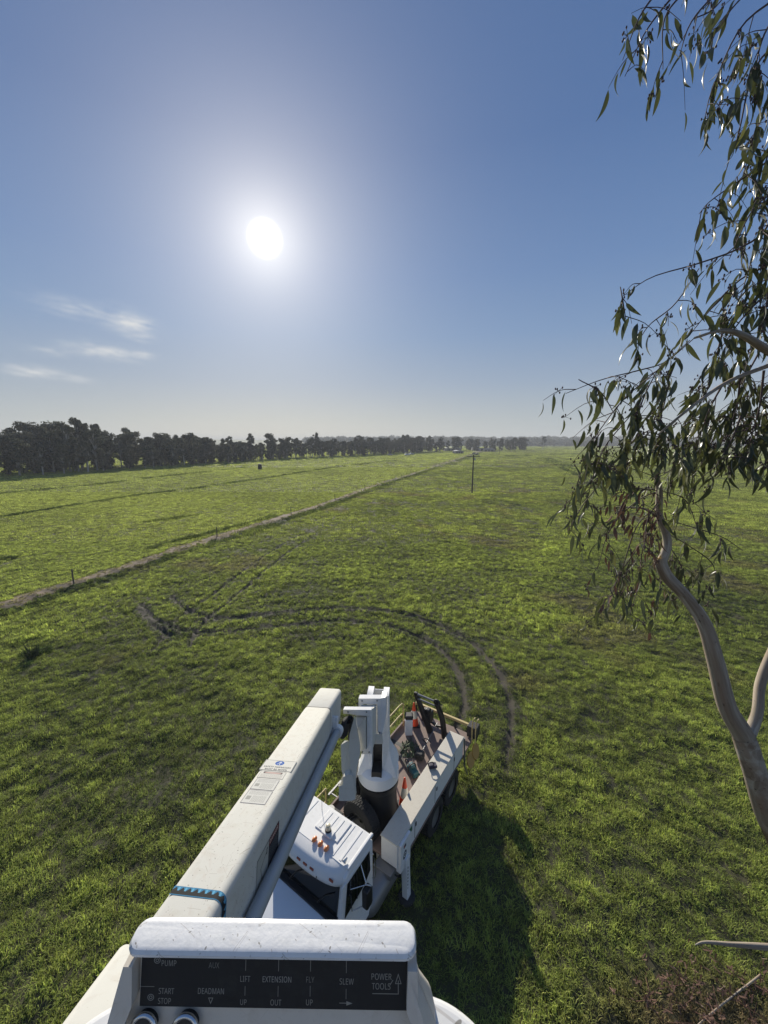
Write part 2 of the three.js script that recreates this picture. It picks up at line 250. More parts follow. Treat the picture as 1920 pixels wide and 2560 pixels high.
function wheel(x, y, z, r, w, parent, name = 'wheel') { // axle along x
  const prof = [[.55, -.5], [.62, -.5], [.9, -.5], [.985, -.42], [1, -.3], [1, .3], [.985, .42], [.9, .5], [.62, .5], [.55, .5]].map(([a, b]) => new THREE.Vector2(a * r, b * w));
  const g = [new THREE.LatheGeometry(prof, 40)];
  for (let i = 0; i < 44; i++) for (const s of [-1, 0, 1]) { const a = (i + (s ? .5 : 0)) / 44 * 6.2832, b = new THREE.BoxGeometry(.018, w * .27, .042); b.translate(r + .003, s * w * .31, 0); b.rotateY(a); g.push(b); }
  const t = tp(name, merge(g).rotateZ(Math.PI / 2).translate(x, y, z), M.rubber, parent);
  const rim = [[.12, .10], [.3, .12], [.34, .22], [.5, .12], [.54, .34], [.56, .42], [.565, -.42], [.54, -.34], [.12, -.1]].map(([a, b]) => new THREE.Vector2(a * r, b * w));
  tp('rim', flat(new THREE.LatheGeometry(rim, 32)).rotateZ(Math.PI / 2).translate(x, y, z), M.steel, t);
  return t;
}
// chassis and running gear
tp('chassis', merge([bx(.1, .26, 8.3, -.42, .85, -.75), bx(.1, .26, 8.3, .42, .85, -.75), ...[-4.5, -3.2, -2, -.6, .6, 2, 3.2].map(z => bx(.84, .18, .1, 0, .85, z))]), M.dark);
for (const [z, r] of [[-2.15, .09], [-3.28, .09], [2.55, .07]]) tp('axle', rod(V(-1, .5, z), V(1, .5, z), r), M.dark);
for (const s of [-1, 1]) { for (const z of [-2.15, -3.28]) { wheel(s * 1.04, .5, z, .5, .27, truck); wheel(s * .74, .5, z, .5, .27, truck); } wheel(s * .98, .5, 2.55, .5, .28, truck); }
for (const s of [-1, 1]) for (const z of [-2.15, -3.28]) { const g = new THREE.CylinderGeometry(.6, .6, .62, 20, 1, true, -1.1, 2.2); g.rotateZ(Math.PI / 2); g.rotateX(-Math.PI / 2); tp('mudguard', flat(g).translate(s * .9, .5, z), P(rgb(.03, .03, .03), .6, { side: THREE.DoubleSide })); }
const tank = new THREE.CapsuleGeometry(.28, .9, 6, 20); tank.rotateX(Math.PI / 2); tp('fuel_tank', flat(tank).translate(.85, .75, .25), M.steel);
// deck
const deckPart = tp('deck', merge([bx(2.3, .07, 4.95, .05, 1.06, -2.55, .01), bx(.06, .14, 4.95, -1.11, 1.15, -2.55, .01)]), M.deck);
for (const z of [-.6, -1.5, -2.4, -3.3, -4.2]) tp('crossmember', bx(2.2, .1, .08, .05, .965, z), M.dark, deckPart);
tp('rear_rail', bx(2.28, .09, .09, .05, 1.42, -5.02), M.rail);
for (const x of [-1.05, -.4, .5, 1.15]) tp('rail_stanchion', bx(.05, .4, .05, x, 1.2, -5.0), M.dark);
// toolbox along the near side
const tb = tp('side_toolbox', bx(.46, .66, 4.02, .955, 1.40, -2.02, .015), M.white);
tp('toolbox_lid', bx(.49, .03, 4.05, .955, 1.742, -2.02, .008), M.lid, tb);
for (const z of [-.35, -1.5, -2.8, -3.85]) tp('door_seam', bx(.008, .56, .012, 1.186, 1.4, z - .5, 0), M.dark, tb);
for (const z of [-.9, -2.1, -3.3]) tp('latch', bx(.012, .11, .05, 1.192, 1.5, z, .004), M.black, tb);
tp('green_badge', bx(.006, .13, .16, 1.190, 1.58, -.62, 0), M.green, tb);
const sticker = canvasTex(128, 256, (c, w, h) => { c.fillStyle = '#d9dcdc'; c.fillRect(0, 0, w, h); c.fillStyle = '#1c2030'; c.fillRect(34, 20, 60, 46); c.fillStyle = '#a23030'; c.fillRect(42, 28, 20, 30); c.fillStyle = '#232a30'; c.beginPath(); c.ellipse(64, 170, 42, 58, .2, 0, 7); c.fill(); c.strokeStyle = '#e2e4e4'; c.lineWidth = 9; c.beginPath(); c.arc(64, 168, 24, 0, 7); c.stroke(); });
{ const g = new THREE.PlaneGeometry(.24, .5); g.rotateY(Math.PI / 2); g.translate(1.2675, 1.42, -.22); tp('sticker', g, S(rgb(1, 1, 1), .5, 0, { map: sticker }), tb); }
// stabiliser at the front of the toolbox
const stab = tp('stabiliser', merge([bx(.13, .78, .46, 1.20, 1.34, -.27, .012), bx(1.9, .2, .22, .2, .83, -.28, .01)]), M.white);
tp('stabiliser_leg', bx(.15, 1.2, .17, 1.27, .62, -.28, .01, [0, 0, .04]), M.white, stab);
tp('foot_plate', new THREE.CylinderGeometry(.2, .22, .05, 24).translate(1.29, .06, -.28), M.dark, stab);
for (let i = 0; i < 9; i++) tp('pin_hole', bx(.006, .05, .022, 1.352 - i * .0001, .2 + i * .1, -.235, 0), M.black, stab);
tp('stabiliser_beam', bx(.5, .13, .3, .88, .98, .05, .01), M.steel, stab);
tp('hydraulic_hose', tubeOf([V(1.02, 1.1, -.12), V(1.12, .9, 0), V(1.2, .8, -.1), V(1.25, 1.0, -.15)], [.018, .018], 6), M.black, stab);
// cab
const cab = tp('cab', sideProfile([[.76, .78], [.76, 2.5], [.84, 2.6], [1.44, 2.61], [1.6, 2.5], [1.62, 2.36], [1.79, 1.74], [1.8, .8]], 2.02, .05), M.white);
tp('roof_panel', merge([bx(1.9, .02, .82, 0, 2.655, 1.14, .009), ...[-.75, -.55, .55, .75].map(x => bx(.05, .012, .74, x, 2.668, 1.14, .005)), bx(.07, .06, .86, .97, 2.65, 1.12, .02), bx(.07, .06, .86, -.97, 2.65, 1.12, .02)]), M.white, cab);
const hatch = tp('roof_hatch', merge([bx(.64, .03, .5, .16, 2.672, 1.03, .02), ...[-.05, .12, .29].map(x => bx(.05, .012, .42, x, 2.69, 1.03, .005))]), M.white, cab);
tp('beacon_base', bx(.26, .05, .17, .2, 2.71, 1.24, .01), M.white, hatch);
tp('beacon', merge([new THREE.CylinderGeometry(.055, .06, .12, 20).translate(.18, 2.80, 1.22), new THREE.SphereGeometry(.055, 20, 8, 0, 6.3, 0, 1.57).scale(1, .4, 1).translate(.18, 2.86, 1.22)]), P(rgb(.62, .55, .38), .3, { clearcoat: .6 }), hatch);
tp('beacon_collar', new THREE.CylinderGeometry(.066, .07, .05, 20).translate(.18, 2.75, 1.22), M.black, hatch);
for (const x of [.04, .21, .38]) tp('roof_light', merge([new THREE.SphereGeometry(.055, 16, 10).scale(.85, .8, 1.3).translate(x, 2.70, 1.5)]), M.amber, cab);
{ // peaked visor over the windscreen
  const prof = []; for (let i = 0; i <= 24; i++) { const u = -1 + i / 12, x = u * .99, bow = .12 * (1 - u * u); prof.push([x, bow, 1 - Math.pow(Math.abs(u), 8)]); }
  const pos = [], idx = []; const sec = [[1.46, 2.665], [1.60, 2.64], [1.70, 2.57], [1.75, 2.44], [1.76, 2.37], [1.70, 2.36]];
  prof.forEach(([x, b, k]) => sec.forEach(([z, y], j) => pos.push(x, y - (1 - k) * .02, z + b * (j ? 1 : .3) - (1 - k) * .16 * (j ? 1 : 0))));
  const n = sec.length; for (let i = 0; i < prof.length - 1; i++) for (let j = 0; j < n - 1; j++) { const a = i * n + j, c = a + n; idx.push(a, a + 1, c, a + 1, c + 1, c); }
  const g = new THREE.BufferGeometry(); g.setAttribute('position', new THREE.Float32BufferAttribute(pos, 3)); g.setIndex(idx); g.computeVertexNormals();
  const visor = tp('visor', flat(g), P(rgb(.70, .70, .69), .55, { side: THREE.DoubleSide, clearcoat: .2, clearcoatRoughness: .2 }), cab);
  for (const x of [-.75, -.08, .10, .28, .75]) tp('marker_light', bx(.10, .045, .03, x, 2.49, 1.735 + .12 * (1 - x * x), .01), S(rgb(.30, .06, .02), .35), visor);
  tp('visor_trim', bx(.012, .05, .02, .42, 2.40, 1.86, .004), M.black, visor);
}
{ const w = (x, z, y) => V(x, y, z); // glass set proud of the pillars
  tp('windscreen', prism([w(-.88, 1.715, 2.36), w(.88, 1.715, 2.36), w(.92, 1.862, 1.80), w(-.92, 1.862, 1.80)].reverse(), [w(-.88, 1.60, 2.36), w(.88, 1.60, 2.36), w(.92, 1.75, 1.80), w(-.92, 1.75, 1.80)].reverse()), M.glass, cab);
  for (const [x0, x1] of [[.45, .8], [-.35, 0]]) tp('wiper', tubeOf([V(x0, 1.82, 1.885), V(x0 + .12, 2.0, 1.835), V(x1, 2.2, 1.78)], [.012, .01], 5), M.black, cab);
  for (const s of [-1, 1]) {
    const door = tp('door', bx(.02, 1.72, .98, s * 1.012, 1.62, 1.28, .008), M.white, cab);
    const q = (y, z, x) => V(s * x, y, z);
    tp('side_window', prism([q(2.42, 1.62, 1.035), q(2.42, .88, 1.035), q(1.92, .86, 1.035), q(1.78, 1.05, 1.035), q(1.70, 1.72, 1.035)], [q(2.42, 1.62, 1.0), q(2.42, .88, 1.0), q(1.92, .86, 1.0), q(1.78, 1.05, 1.0), q(1.70, 1.72, 1.0)]), M.glass, cab);
    tp('window_divider', bx(.03, .66, .025, s * 1.037, 2.08, 1.34, .006), M.black, cab);
    tp('door_handle', bx(.03, .04, .14, s * 1.03, 1.45, .92, .01), M.chrome, cab);
    const m = tp('mirror', bx(.15, .44, .20, s * 1.27, 1.93, 1.30, .04), M.black, cab);
    tp('mirror_glass', bx(.12, .38, .01, s * 1.27, 1.93, 1.197, .002), M.chrome, m);
    tp('mirror_arm', merge([rod(V(s * 1.02, 2.42, 1.18), V(s * 1.24, 2.18, 1.28), .011), rod(V(s * 1.02, 2.2, 1.55), V(s * 1.24, 2.18, 1.28), .011), rod(V(s * 1.24, 2.18, 1.28), V(s * 1.34, 2.18, 1.24), .016), rod(V(s * 1.02, 1.6, 1.5), V(s * 1.24, 1.7, 1.3), .011), rod(V(s * 1.02, 2.2, 1.52), V(s * 1.03, 1.62, 1.5), .009)]), M.chrome, m);
  }
  tp('air_horn', merge([rod(V(.86, 2.72, 1.42), V(.86, 2.72, 1.52), .02, .045)]), M.chrome, cab);
  tp('grab_handle', tubeOf([V(1.04, 2.3, .8), V(1.10, 2.25, .8), V(1.10, 1.7, .8), V(1.04, 1.65, .8)], [.013, .013], 6), M.chrome, cab);
  tp('aerial', rod(V(-.3, 2.64, .9), V(-.34, 3.35, .84), .006, .003, 5), M.black, cab);
  for (const s of [-1, 1]) tp('cab_step', bx(.3, .04, .6, s * .98, .58, 1.2), M.dark, cab);
}
{ // bonnet: lofted from the windscreen to the nose
  const sec = [[1.82, .96, 1.76, .85], [2.2, .93, 1.72, .85], [2.7, .86, 1.64, .85], [3.15, .80, 1.54, .85], [3.3, .74, 1.42, .85]], ring = 20, pos = [], idx = [];
  for (const [z, w, top, bot] of sec) for (let i = 0; i <= ring; i++) { const a = Math.PI * i / ring, cx = Math.cos(a), sx = Math.sin(a), e = .28; pos.push(Math.sign(cx) * Math.pow(Math.abs(cx), e) * w, bot + (top - bot) * Math.pow(sx, e) * (1 + .02 * Math.cos(cx * 1.5)), z); }
  for (let j = 0; j < sec.length - 1; j++) for (let i = 0; i < ring; i++) { const a = j * (ring + 1) + i, b = a + ring + 1; idx.push(a, b, a + 1, b, b + 1, a + 1); }
  const g = new THREE.BufferGeometry(); g.setAttribute('position', new THREE.Float32BufferAttribute(pos, 3)); g.setIndex(idx); g.computeVertexNormals();
  const bonnet = tp('bonnet', toCreasedNormals(flat(g), .7), P(rgb(.70, .71, .72), .3, { side: THREE.DoubleSide, clearcoat: .8, clearcoatRoughness: .08 }));
  tp('grille', bx(1.3, .52, .05, 0, 1.12, 3.32, .02), M.steel, bonnet);
  for (const s of [-1, 1]) tp('headlight', new THREE.SphereGeometry(.1, 16, 10).scale(1, 1, .5).translate(s * .62, .98, 3.35), P(rgb(.6, .6, .58), .1, { clearcoat: 1 }), bonnet);
  tp('scuttle', bx(1.9, .05, .16, 0, 1.775, 1.90, .02), M.black, bonnet);
  tp('bumper', bx(2.3, .3, .2, 0, .62, 3.5, .03), M.steel);
}
// behind the cab: spare wheel, battery box, hoses, rails on the far side
{ const sw = wheel(0, 0, 0, .52, .30, truck, 'spare_wheel'); sw.rotation.set(-.25, Math.PI / 2 - .12, 0, 'YXZ'); sw.position.set(-.02, 1.50, -.22); }
tp('battery_box', bx(.42, .34, .4, -.72, 1.35, .1, .015), M.dark);
tp('air_cleaner', merge([rod(V(-.45, 1.3, .45), V(-.45, 2.2, .45), .1), rod(V(-.3, 1.2, .5), V(.1, 1.5, .5), .03)]), M.steel);
for (let i = 0; i < 7; i++) tp('hose', tubeOf([V(-.45 + i * .07, 1.15, .3 - i * .04), V(-.4 + i * .06, 1.5 + .04 * i, .15), V(-.3 + i * .03, 1.55, -.15), V(-.35 + i * .05, 1.2, -.5)], [.018, .018], 6), i % 3 ? M.black : M.steel);
{ const r = []; for (const y of [1.62, 2.02]) r.push(tubeOf([V(-1.08, y, -2.75), V(-1.08, y, -4.0), V(-1.08, y - .06, -4.08)], [.022, .022], 8)); for (const z of [-2.8, -4.08]) r.push(rod(V(-1.08, 1.1, z), V(-1.08, z < -4 ? 1.95 : 2.02, z), .022)); tp('handrail', merge(r), M.rail);
  const q = []; for (const y of [1.5, 1.9]) q.push(rod(V(-1.12, y, -.1), V(-1.12, y, .5), .022)); for (const z of [-.1, .5]) q.push(rod(V(-1.12, .9, z), V(-1.12, 1.9, z), .022)); tp('handrail', merge(q), M.rail);
  for (const x of [1.22, 1.34]) tp('rear_handrail', tubeOf([V(x, 1.05, -4.72), V(x, 1.8, -4.72), V(x, 1.85, -4.8), V(x, 1.85, -4.95)], [.018, .018], 7), M.rail); }
tp('ladder', merge([bx(.06, .05, 2.0, -1.22, 1.02, -1.6), bx(.06, .05, 2.0, -1.5, 1.02, -1.6), ...[0, 1, 2, 3, 4, 5, 6].map(i => bx(.28, .03, .04, -1.36, 1.02, -2.5 + i * .3))]), M.steel);
tp('tail_box', bx(.34, .4, .34, 1.16, 1.32, -5.0, .02), M.dark);
for (const [x, y, z, a] of [[1.41, .92, -4.60, .35], [1.40, .90, -4.2, .2]]) { const g = new THREE.CylinderGeometry(.5, .5, .03, 28); g.scale(.3, 1, .56); g.rotateZ(Math.PI / 2); g.rotateX(a); g.rotateZ(.75); tp('wheel_chock_paddle', boxUV(g.translate(x, y, z)), M.paddle); }
tp('tail_strut', merge([rod(V(1.2, 1.7, -4.06), V(1.24, .72, -4.06), .03), rod(V(1.24, .72, -4.06), V(1.3, .3, -4.2), .02)]), M.steel);
{ // boom rest: two leaning posts joined at the top
  const a0 = V(-.16, 1.1, -4.36), a1 = V(-.56, 2.6, -4.03), b0 = V(.36, 1.1, -4.42), b1 = V(.19, 2.6, -4.03);
  const rest = tp('boom_rest', merge([tubeOf([a0, a0.clone().lerp(a1, .5), a1], [.115, .10, .08], 6)]), M.black);
  tp('rest_post', merge([tubeOf([b0, b0.clone().lerp(b1, .6).add(V(.08, 0, 0)), b1], [.115, .10, .085], 6)]), M.black, rest);
  tp('cross_roller', merge([rod(a1, b1, .035), rod(a1.clone().add(V(.03, -.16, 0)), b1.clone().add(V(0, -.16, 0)), .03)]), M.steel, rest);
  tp('rest_bracket', merge([bx(.12, .1, .1, ...a1.toArray(), .02), new THREE.TorusGeometry(.09, .035, 8, 18).translate(.24, 2.6, -4.0), bx(.34, .4, .3, -.3, 1.62, -4.42, .04), bx(.18, .2, .2, -.22, 1.9, -4.3, .05), rod(V(.3, 1.45, -4.4), V(0, 1.3, -4.5), .04), rod(V(0, 1.3, -4.5), V(-.25, 1.5, -4.4), .04)]), M.black, rest);
}
// turret: pedestal, round cover and tall riser
const TX = .03, TZ = -.92, yaw = 28.1 * D2R;    // the turret is slewed so that the boom passes left of the camera
const slew = g => flat(g).rotateY(yaw).translate(TX, 0, TZ);
const ped = tp('pedestal', slew(merge([new THREE.CylinderGeometry(.46, .52, 1.1, 40).translate(0, 1.65, 0), bx(.9, .3, .9, 0, 1.2, 0, .03)])), M.pedestal);
tp('slewing_ring', slew(merge([new THREE.CylinderGeometry(.53, .53, .12, 48).translate(0, 2.2, 0), ...Array.from({ length: 28 }, (_, i) => new THREE.CylinderGeometry(.02, .02, .03, 6).translate(.5 * Math.cos(i / 28 * 6.283), 2.275, .5 * Math.sin(i / 28 * 6.283)))])), M.black, ped);
const cover = [[0, 2.78], [.3, 2.76], [.44, 2.70], [.525, 2.60], [.54, 2.52], [.54, 2.32], [.5, 2.30]].map(([a, b]) => new THREE.Vector2(a, b)).reverse();
const turret = tp('turret', slew(toCreasedNormals(new THREE.LatheGeometry(cover, 48), .5)), P(rgb(.70, .70, .69), .55, { side: THREE.DoubleSide, clearcoat: .2, clearcoatRoughness: .2 }));
{ const half = [[.50, 2.56], [.45, 2.74], [.36, 2.95], [.28, 3.2], [.265, 3.5], [.26, 4.72]], cut = [[.14, 4.72], [.14, 2.62]];
  const wing = s => { const p = [...half, ...cut].map(([x, y]) => [s * x, y]); const g = new THREE.ExtrudeGeometry(shapeOf(s > 0 ? p : p.reverse()), { depth: .34, bevelEnabled: true, bevelSize: .015, bevelThickness: .015, bevelSegments: 2 }); g.translate(0, 0, -.17); return g; };
  const lean = g => { const p = g.attributes.position; for (let i = 0; i < p.count; i++) { const y = p.getY(i); p.setZ(i, p.getZ(i) * (1 + 1.1 * sstep(3.3, 2.6, y)) - .05 + .0 * y); } return g; };
  for (const s of [-1, 1]) tp('riser_plate', slew(boxUV(toCreasedNormals(lean(wing(s)), .5))), M.white, turret);
  tp('riser_back', slew(bx(.30, 1.95, .02, 0, 3.7, -.2, .004)), M.white, turret);
  tp('riser_slot', slew(bx(.26, 1.1, .05, 0, 3.05, .08, .004)), M.black, turret);
  tp('cover_slot', slew(bx(.26, .30, .42, 0, 2.66, .25, .004)), M.black, turret);
}
// linkage between the riser and the boom, stepped to the left of the riser
const c2 = (x, y, d) => W(780 + x / 6.146, 1700 + y / 6.146, d);
const poly = (pts, d) => pts.map(([x, y, e = 0]) => c2(x, y, d + e));
const solid = (pts, d, t) => prism(poly(pts, d), poly(pts.map(([x, y, e = 0]) => [x, y, e]), d).map((v, i) => v.clone().add(t)));
const fwd = V(.0953, 0, -.9954), sideV = V(.9954, 0, .0953);
const armA = wp('lower_arm', merge([solid([[715, 285], [1060, 285], [1060, 370], [715, 370]], 8.9, V(.02, 0, -.14)), solid([[1005, 370], [1060, 370], [1075, 830], [1015, 830]], 8.9, V(.02, 0, -.14)), solid([[715, 370], [775, 370], [775, 560], [715, 560]], 8.9, V(.02, 0, -.14))]), M.white);
wp('arm_cheek', solid([[1062, 280], [1137, 262], [1130, 600], [1080, 820], [1068, 830]], 8.92, V(.03, 0, -.25)), M.white, armA);
wp('arm_end', prism(poly([[930, 960], [965, 830], [1080, 830], [1095, 985], [940, 985]], 8.8), poly([[985, 800], [1000, 790], [1060, 790], [1070, 830], [990, 830]], 9.3)), M.cream, armA);
const armB = wp('middle_arm', prism(poly([[660, 468], [908, 468], [912, 1140], [760, 1140]], 8.45), poly([[772, 376], [998, 376], [1002, 830], [800, 830]], 8.95)), M.cream);
wp('arm_frame', merge([solid([[480, 455], [912, 460], [912, 558], [480, 515]], 8.38, V(.02, 0, -.1)), solid([[846, 558], [912, 558], [914, 1142], [846, 1142]], 8.38, V(.02, 0, -.1)), solid([[750, 1060], [846, 1060], [846, 1142], [765, 1142]], 8.38, V(.02, 0, -.1))]), M.white, armB);
const armC = wp('inner_arm', prism(poly([[690, 752], [820, 570], [828, 1055], [740, 1100], [735, 1000]], 8.2), poly([[672, 570], [834, 562], [836, 1050], [760, 1090], [745, 1000]], 8.42)), M.cream);
const link = wp('link_plate', merge([
  prism(poly([[655, 552], [690, 752], [738, 1000], [742, 1130], [692, 1340], [672, 1500], [668, 1830], [640, 1830], [628, 1480], [598, 1370], [560, 1050], [580, 820]], 8.0), poly([[660, 552], [694, 752], [742, 1000], [746, 1130], [696, 1340], [676, 1500], [672, 1830], [644, 1830], [632, 1480], [602, 1370], [564, 1050], [584, 820]], 8.12)),
  prism(poly([[560, 930], [598, 1370], [575, 1450, .1], [480, 1490, .3], [455, 1400, .45], [440, 1000, .45], [500, 930, .3]], 8.0), poly([[562, 930], [600, 1370], [577, 1450], [482, 1490], [457, 1400], [442, 1000], [502, 930]], 8.4)),
]), M.cream);
tp('pump_unit', merge([bx(.55, .5, .8, -.85, 1.36, -1.25, .03), bx(.3, .3, .4, -.8, 1.7, -.95, .03)]), M.pedestal);
wp('link_foot', solid([[480, 1490], [575, 1450], [628, 1480], [660, 1835], [600, 1858], [412, 1858], [412, 1640], [470, 1610]], 7.95, V(.02, 0, -.16)), M.cream, link);
for (const [x, y] of [[770, 325], [1000, 320], [553, 492], [838, 492], [770, 1110], [878, 1110], [1040, 810]]) wp('bolt', new THREE.SphereGeometry(.018, 8, 6).translate(...c2(x, y, x > 715 && y < 400 || x > 1000 ? 8.88 : 8.36).toArray()), M.steel, armB);
for (let i = 0; i < 4; i++) wp('boom_hose', tubeOf([c2(470 + i * 12, 880 - i * 10, 7.9), c2(480 + i * 20, 700, 7.85 + i * .05), c2(520 + i * 22, 600 - i * 8, 7.95), c2(590 + i * 8, 640, 8.1), c2(585 + i * 6, 900, 8.3)], [.05, .05], 8, 20), M.rubber);
// the boom: axis falls away from the bucket
const B0 = V(-1.24, 6.13, -6.39), bAx = V(-.09157, .27726, .95642), bLat = V(.99545, 0, .09531), bN = new THREE.Vector3().crossVectors(bAx, bLat).normalize();
const bMat = new THREE.Matrix4().makeBasis(bLat, bN, bAx).setPosition(B0);     // x across, y up from the top face, z towards the bucket
const boomTube = (w, h, r, t0, t1, dy = 0) => { const g = new THREE.ExtrudeGeometry(roundRect(w, h, r), { depth: t1 - t0, bevelEnabled: true, bevelSize: .012, bevelThickness: .012, bevelSegments: 2, bevelOffset: -.012, curveSegments: 8 }); g.translate(0, -h / 2 + dy, t0); return boxUV(toCreasedNormals(g, .6)).applyMatrix4(bMat); };
const boom = wp('boom', boomTube(.5, .68, .075, 0, 5.9), M.boomPaint);
wp('boom_base', boomTube(.485, .665, .07, -1.02, -.012, -.006), M.cream, boom);
wp('boom_seam', boomTube(.493, .673, .072, -.034, -.004, -.002), M.dark, boom);
wp('boom_head', boomTube(.62, .80, .08, 4.42, 6.1, .03), M.cream, boom);
const onBoom = (x, y, z) => V(x, y, z).applyMatrix4(bMat);
wp('levelling_tube', rod(onBoom(.335, -.53, -.28), onBoom(.335, -.56, 6), .075, .075, 28), M.grey);
{ const ring = new THREE.CylinderGeometry(.105, .105, .14, 28).rotateX(Math.PI / 2).translate(.335, -.53, -.3), lug = bx(.12, .2, .1, .28, -.36, -.3, .02); wp('tube_clamp', merge([ring, lug, bx(.05, .12, .05, .26, -.28, -.22, .01)]).applyMatrix4(bMat), M.white, boom); }
{ // blue and black chevron tape round the boom
  const tape = canvasTex(512, 64, (c, w, h) => { c.fillStyle = '#2f6f92'; c.fillRect(0, 0, w, h); c.fillStyle = '#16181a'; c.fillRect(0, 28, w, 30); for (let i = 0; i < 9; i++) { const x = i * 58; c.fillStyle = '#16181a'; c.beginPath(); c.moveTo(x, 30); c.lineTo(x + 22, 6); c.lineTo(x + 44, 30); c.fill(); c.fillStyle = '#5596b4'; c.fillRect(x + 40, 6, 16, 26); } });
  const m = S(rgb(1, 1, 1), .9, 0, { map: tape });
  const hw = .25, r = .075, e = .003, path = [[-.25, 0], [.25 - r, 0], ...[1, 2, 3, 4, 5].map(i => { const a = Math.PI / 2 * (1 - i / 6); return [.25 - r + r * Math.cos(a), -r + r * Math.sin(a)]; }), [.25, -r], [.25, -.5]], pos = [], uv = [], idx = []; let s = 0;
  path[0] = [-.22, 0];
  path.forEach(([x, y], i) => { if (i) s += Math.hypot(x - path[i - 1][0], y - path[i - 1][1]); const nx = i < 2 ? 0 : i > 6 ? 1 : Math.cos(Math.PI / 2 * (1 - (i - 1) / 6)), ny = i < 2 ? 1 : i > 6 ? 0 : Math.sin(Math.PI / 2 * (1 - (i - 1) / 6)); for (const k of [0, 1]) { const p = onBoom(x + nx * e, y + ny * e, 3.88 + k * .085); pos.push(p.x, p.y, p.z); uv.push(s / .55, 1 - k); } });
  for (let i = 0; i < path.length - 1; i++) idx.push(2 * i, 2 * i + 1, 2 * i + 2, 2 * i + 1, 2 * i + 3, 2 * i + 2);
  const g = new THREE.BufferGeometry(); g.setAttribute('position', new THREE.Float32BufferAttribute(pos, 3)); g.setAttribute('uv', new THREE.Float32BufferAttribute(uv, 2)); g.setIndex(idx); g.computeVertexNormals(); m.side = THREE.DoubleSide;
  wp('marker_tape', g, m, boom);
}
const plate = (name, u0, u1, t0, t1, tex) => { const g = new THREE.PlaneGeometry(u1 - u0, t1 - t0); g.rotateX(-Math.PI / 2); g.translate((u0 + u1) / 2, .0025, (t0 + t1) / 2); g.applyMatrix4(bMat); wp(name, g, S(rgb(.85, .85, .85), .95, 0, { map: tex }), boom); };
const fineText = (c, x0, x1, y0, y1, gap, col) => { c.fillStyle = col; for (let y = y0; y < y1; y += gap) { let x = x0; while (x < x1 - 8) { const w = rr(8, 34); c.fillRect(x, y, Math.min(w, x1 - x), gap * .42); x += w + rr(4, 9); } } };
plate('safety_label', -.235, .205, 1.84, 2.09, canvasTex(512, 288, (c, w, h) => { c.fillStyle = '#d8d6cc'; c.fillRect(0, 0, w, h); c.strokeStyle = '#55585c'; c.lineWidth = 7; c.strokeRect(6, 6, w - 12, h - 12); c.fillStyle = '#3d63a8'; c.beginPath(); c.ellipse(256, 78, 72, 62, 0, 0, 7); c.fill(); c.strokeStyle = '#e8e8ea'; c.lineWidth = 10; c.beginPath(); c.moveTo(262, 132); c.lineTo(262, 40); c.moveTo(236, 70); c.lineTo(262, 38); c.lineTo(290, 74); c.moveTo(222, 112); c.lineTo(240, 84); c.stroke(); c.fillStyle = '#55585c'; c.font = 'bold 51px sans-serif'; c.textAlign = 'center'; c.save(); c.translate(256, 0); c.scale(.93, 1.12); c.fillStyle = '#3c3f44'; c.fillText('SAFETY HARNESSES', 0, 186); c.fillText('MUST BE WORN', 0, 242); c.restore(); }));
plate('warning_label', -.19, .15, 2.11, 2.26, canvasTex(384, 170, (c, w, h) => { c.fillStyle = '#d6d3c9'; c.fillRect(0, 0, w, h); c.strokeStyle = '#7a7a78'; c.lineWidth = 4; c.strokeRect(3, 3, w - 6, h - 6); c.fillStyle = '#5c5452'; c.fillRect(50, 12, w - 100, 46); c.fillStyle = '#cfb5ab'; c.beginPath(); c.ellipse(w / 2, 35, 128, 17, 0, 0, 7); c.fill(); fineText(c, 30, w - 30, 74, 156, 13, 'rgba(110,108,104,.55)'); }));
for (const [t0, t1] of [[2.285, 2.50], [2.515, 2.76]]) plate('load_chart', -.175, .125, t0, t1, canvasTex(384, 288, (c, w, h) => { c.fillStyle = '#d2d1c9'; c.fillRect(0, 0, w, h); c.strokeStyle = '#6a6670'; c.lineWidth = 7; c.strokeRect(5, 5, w - 10, h - 10); fineText(c, 40, w - 40, 26, 96, 16, 'rgba(110,104,104,.5)'); c.fillStyle = 'rgba(130,128,124,.6)'; c.fillRect(36, 130, 70, 80); for (let i = 0; i < 9; i++) { c.fillRect(130 + i * 24, 120, 4, 140); } fineText(c, 130, w - 40, 120, 260, 20, 'rgba(120,118,114,.35)'); }));
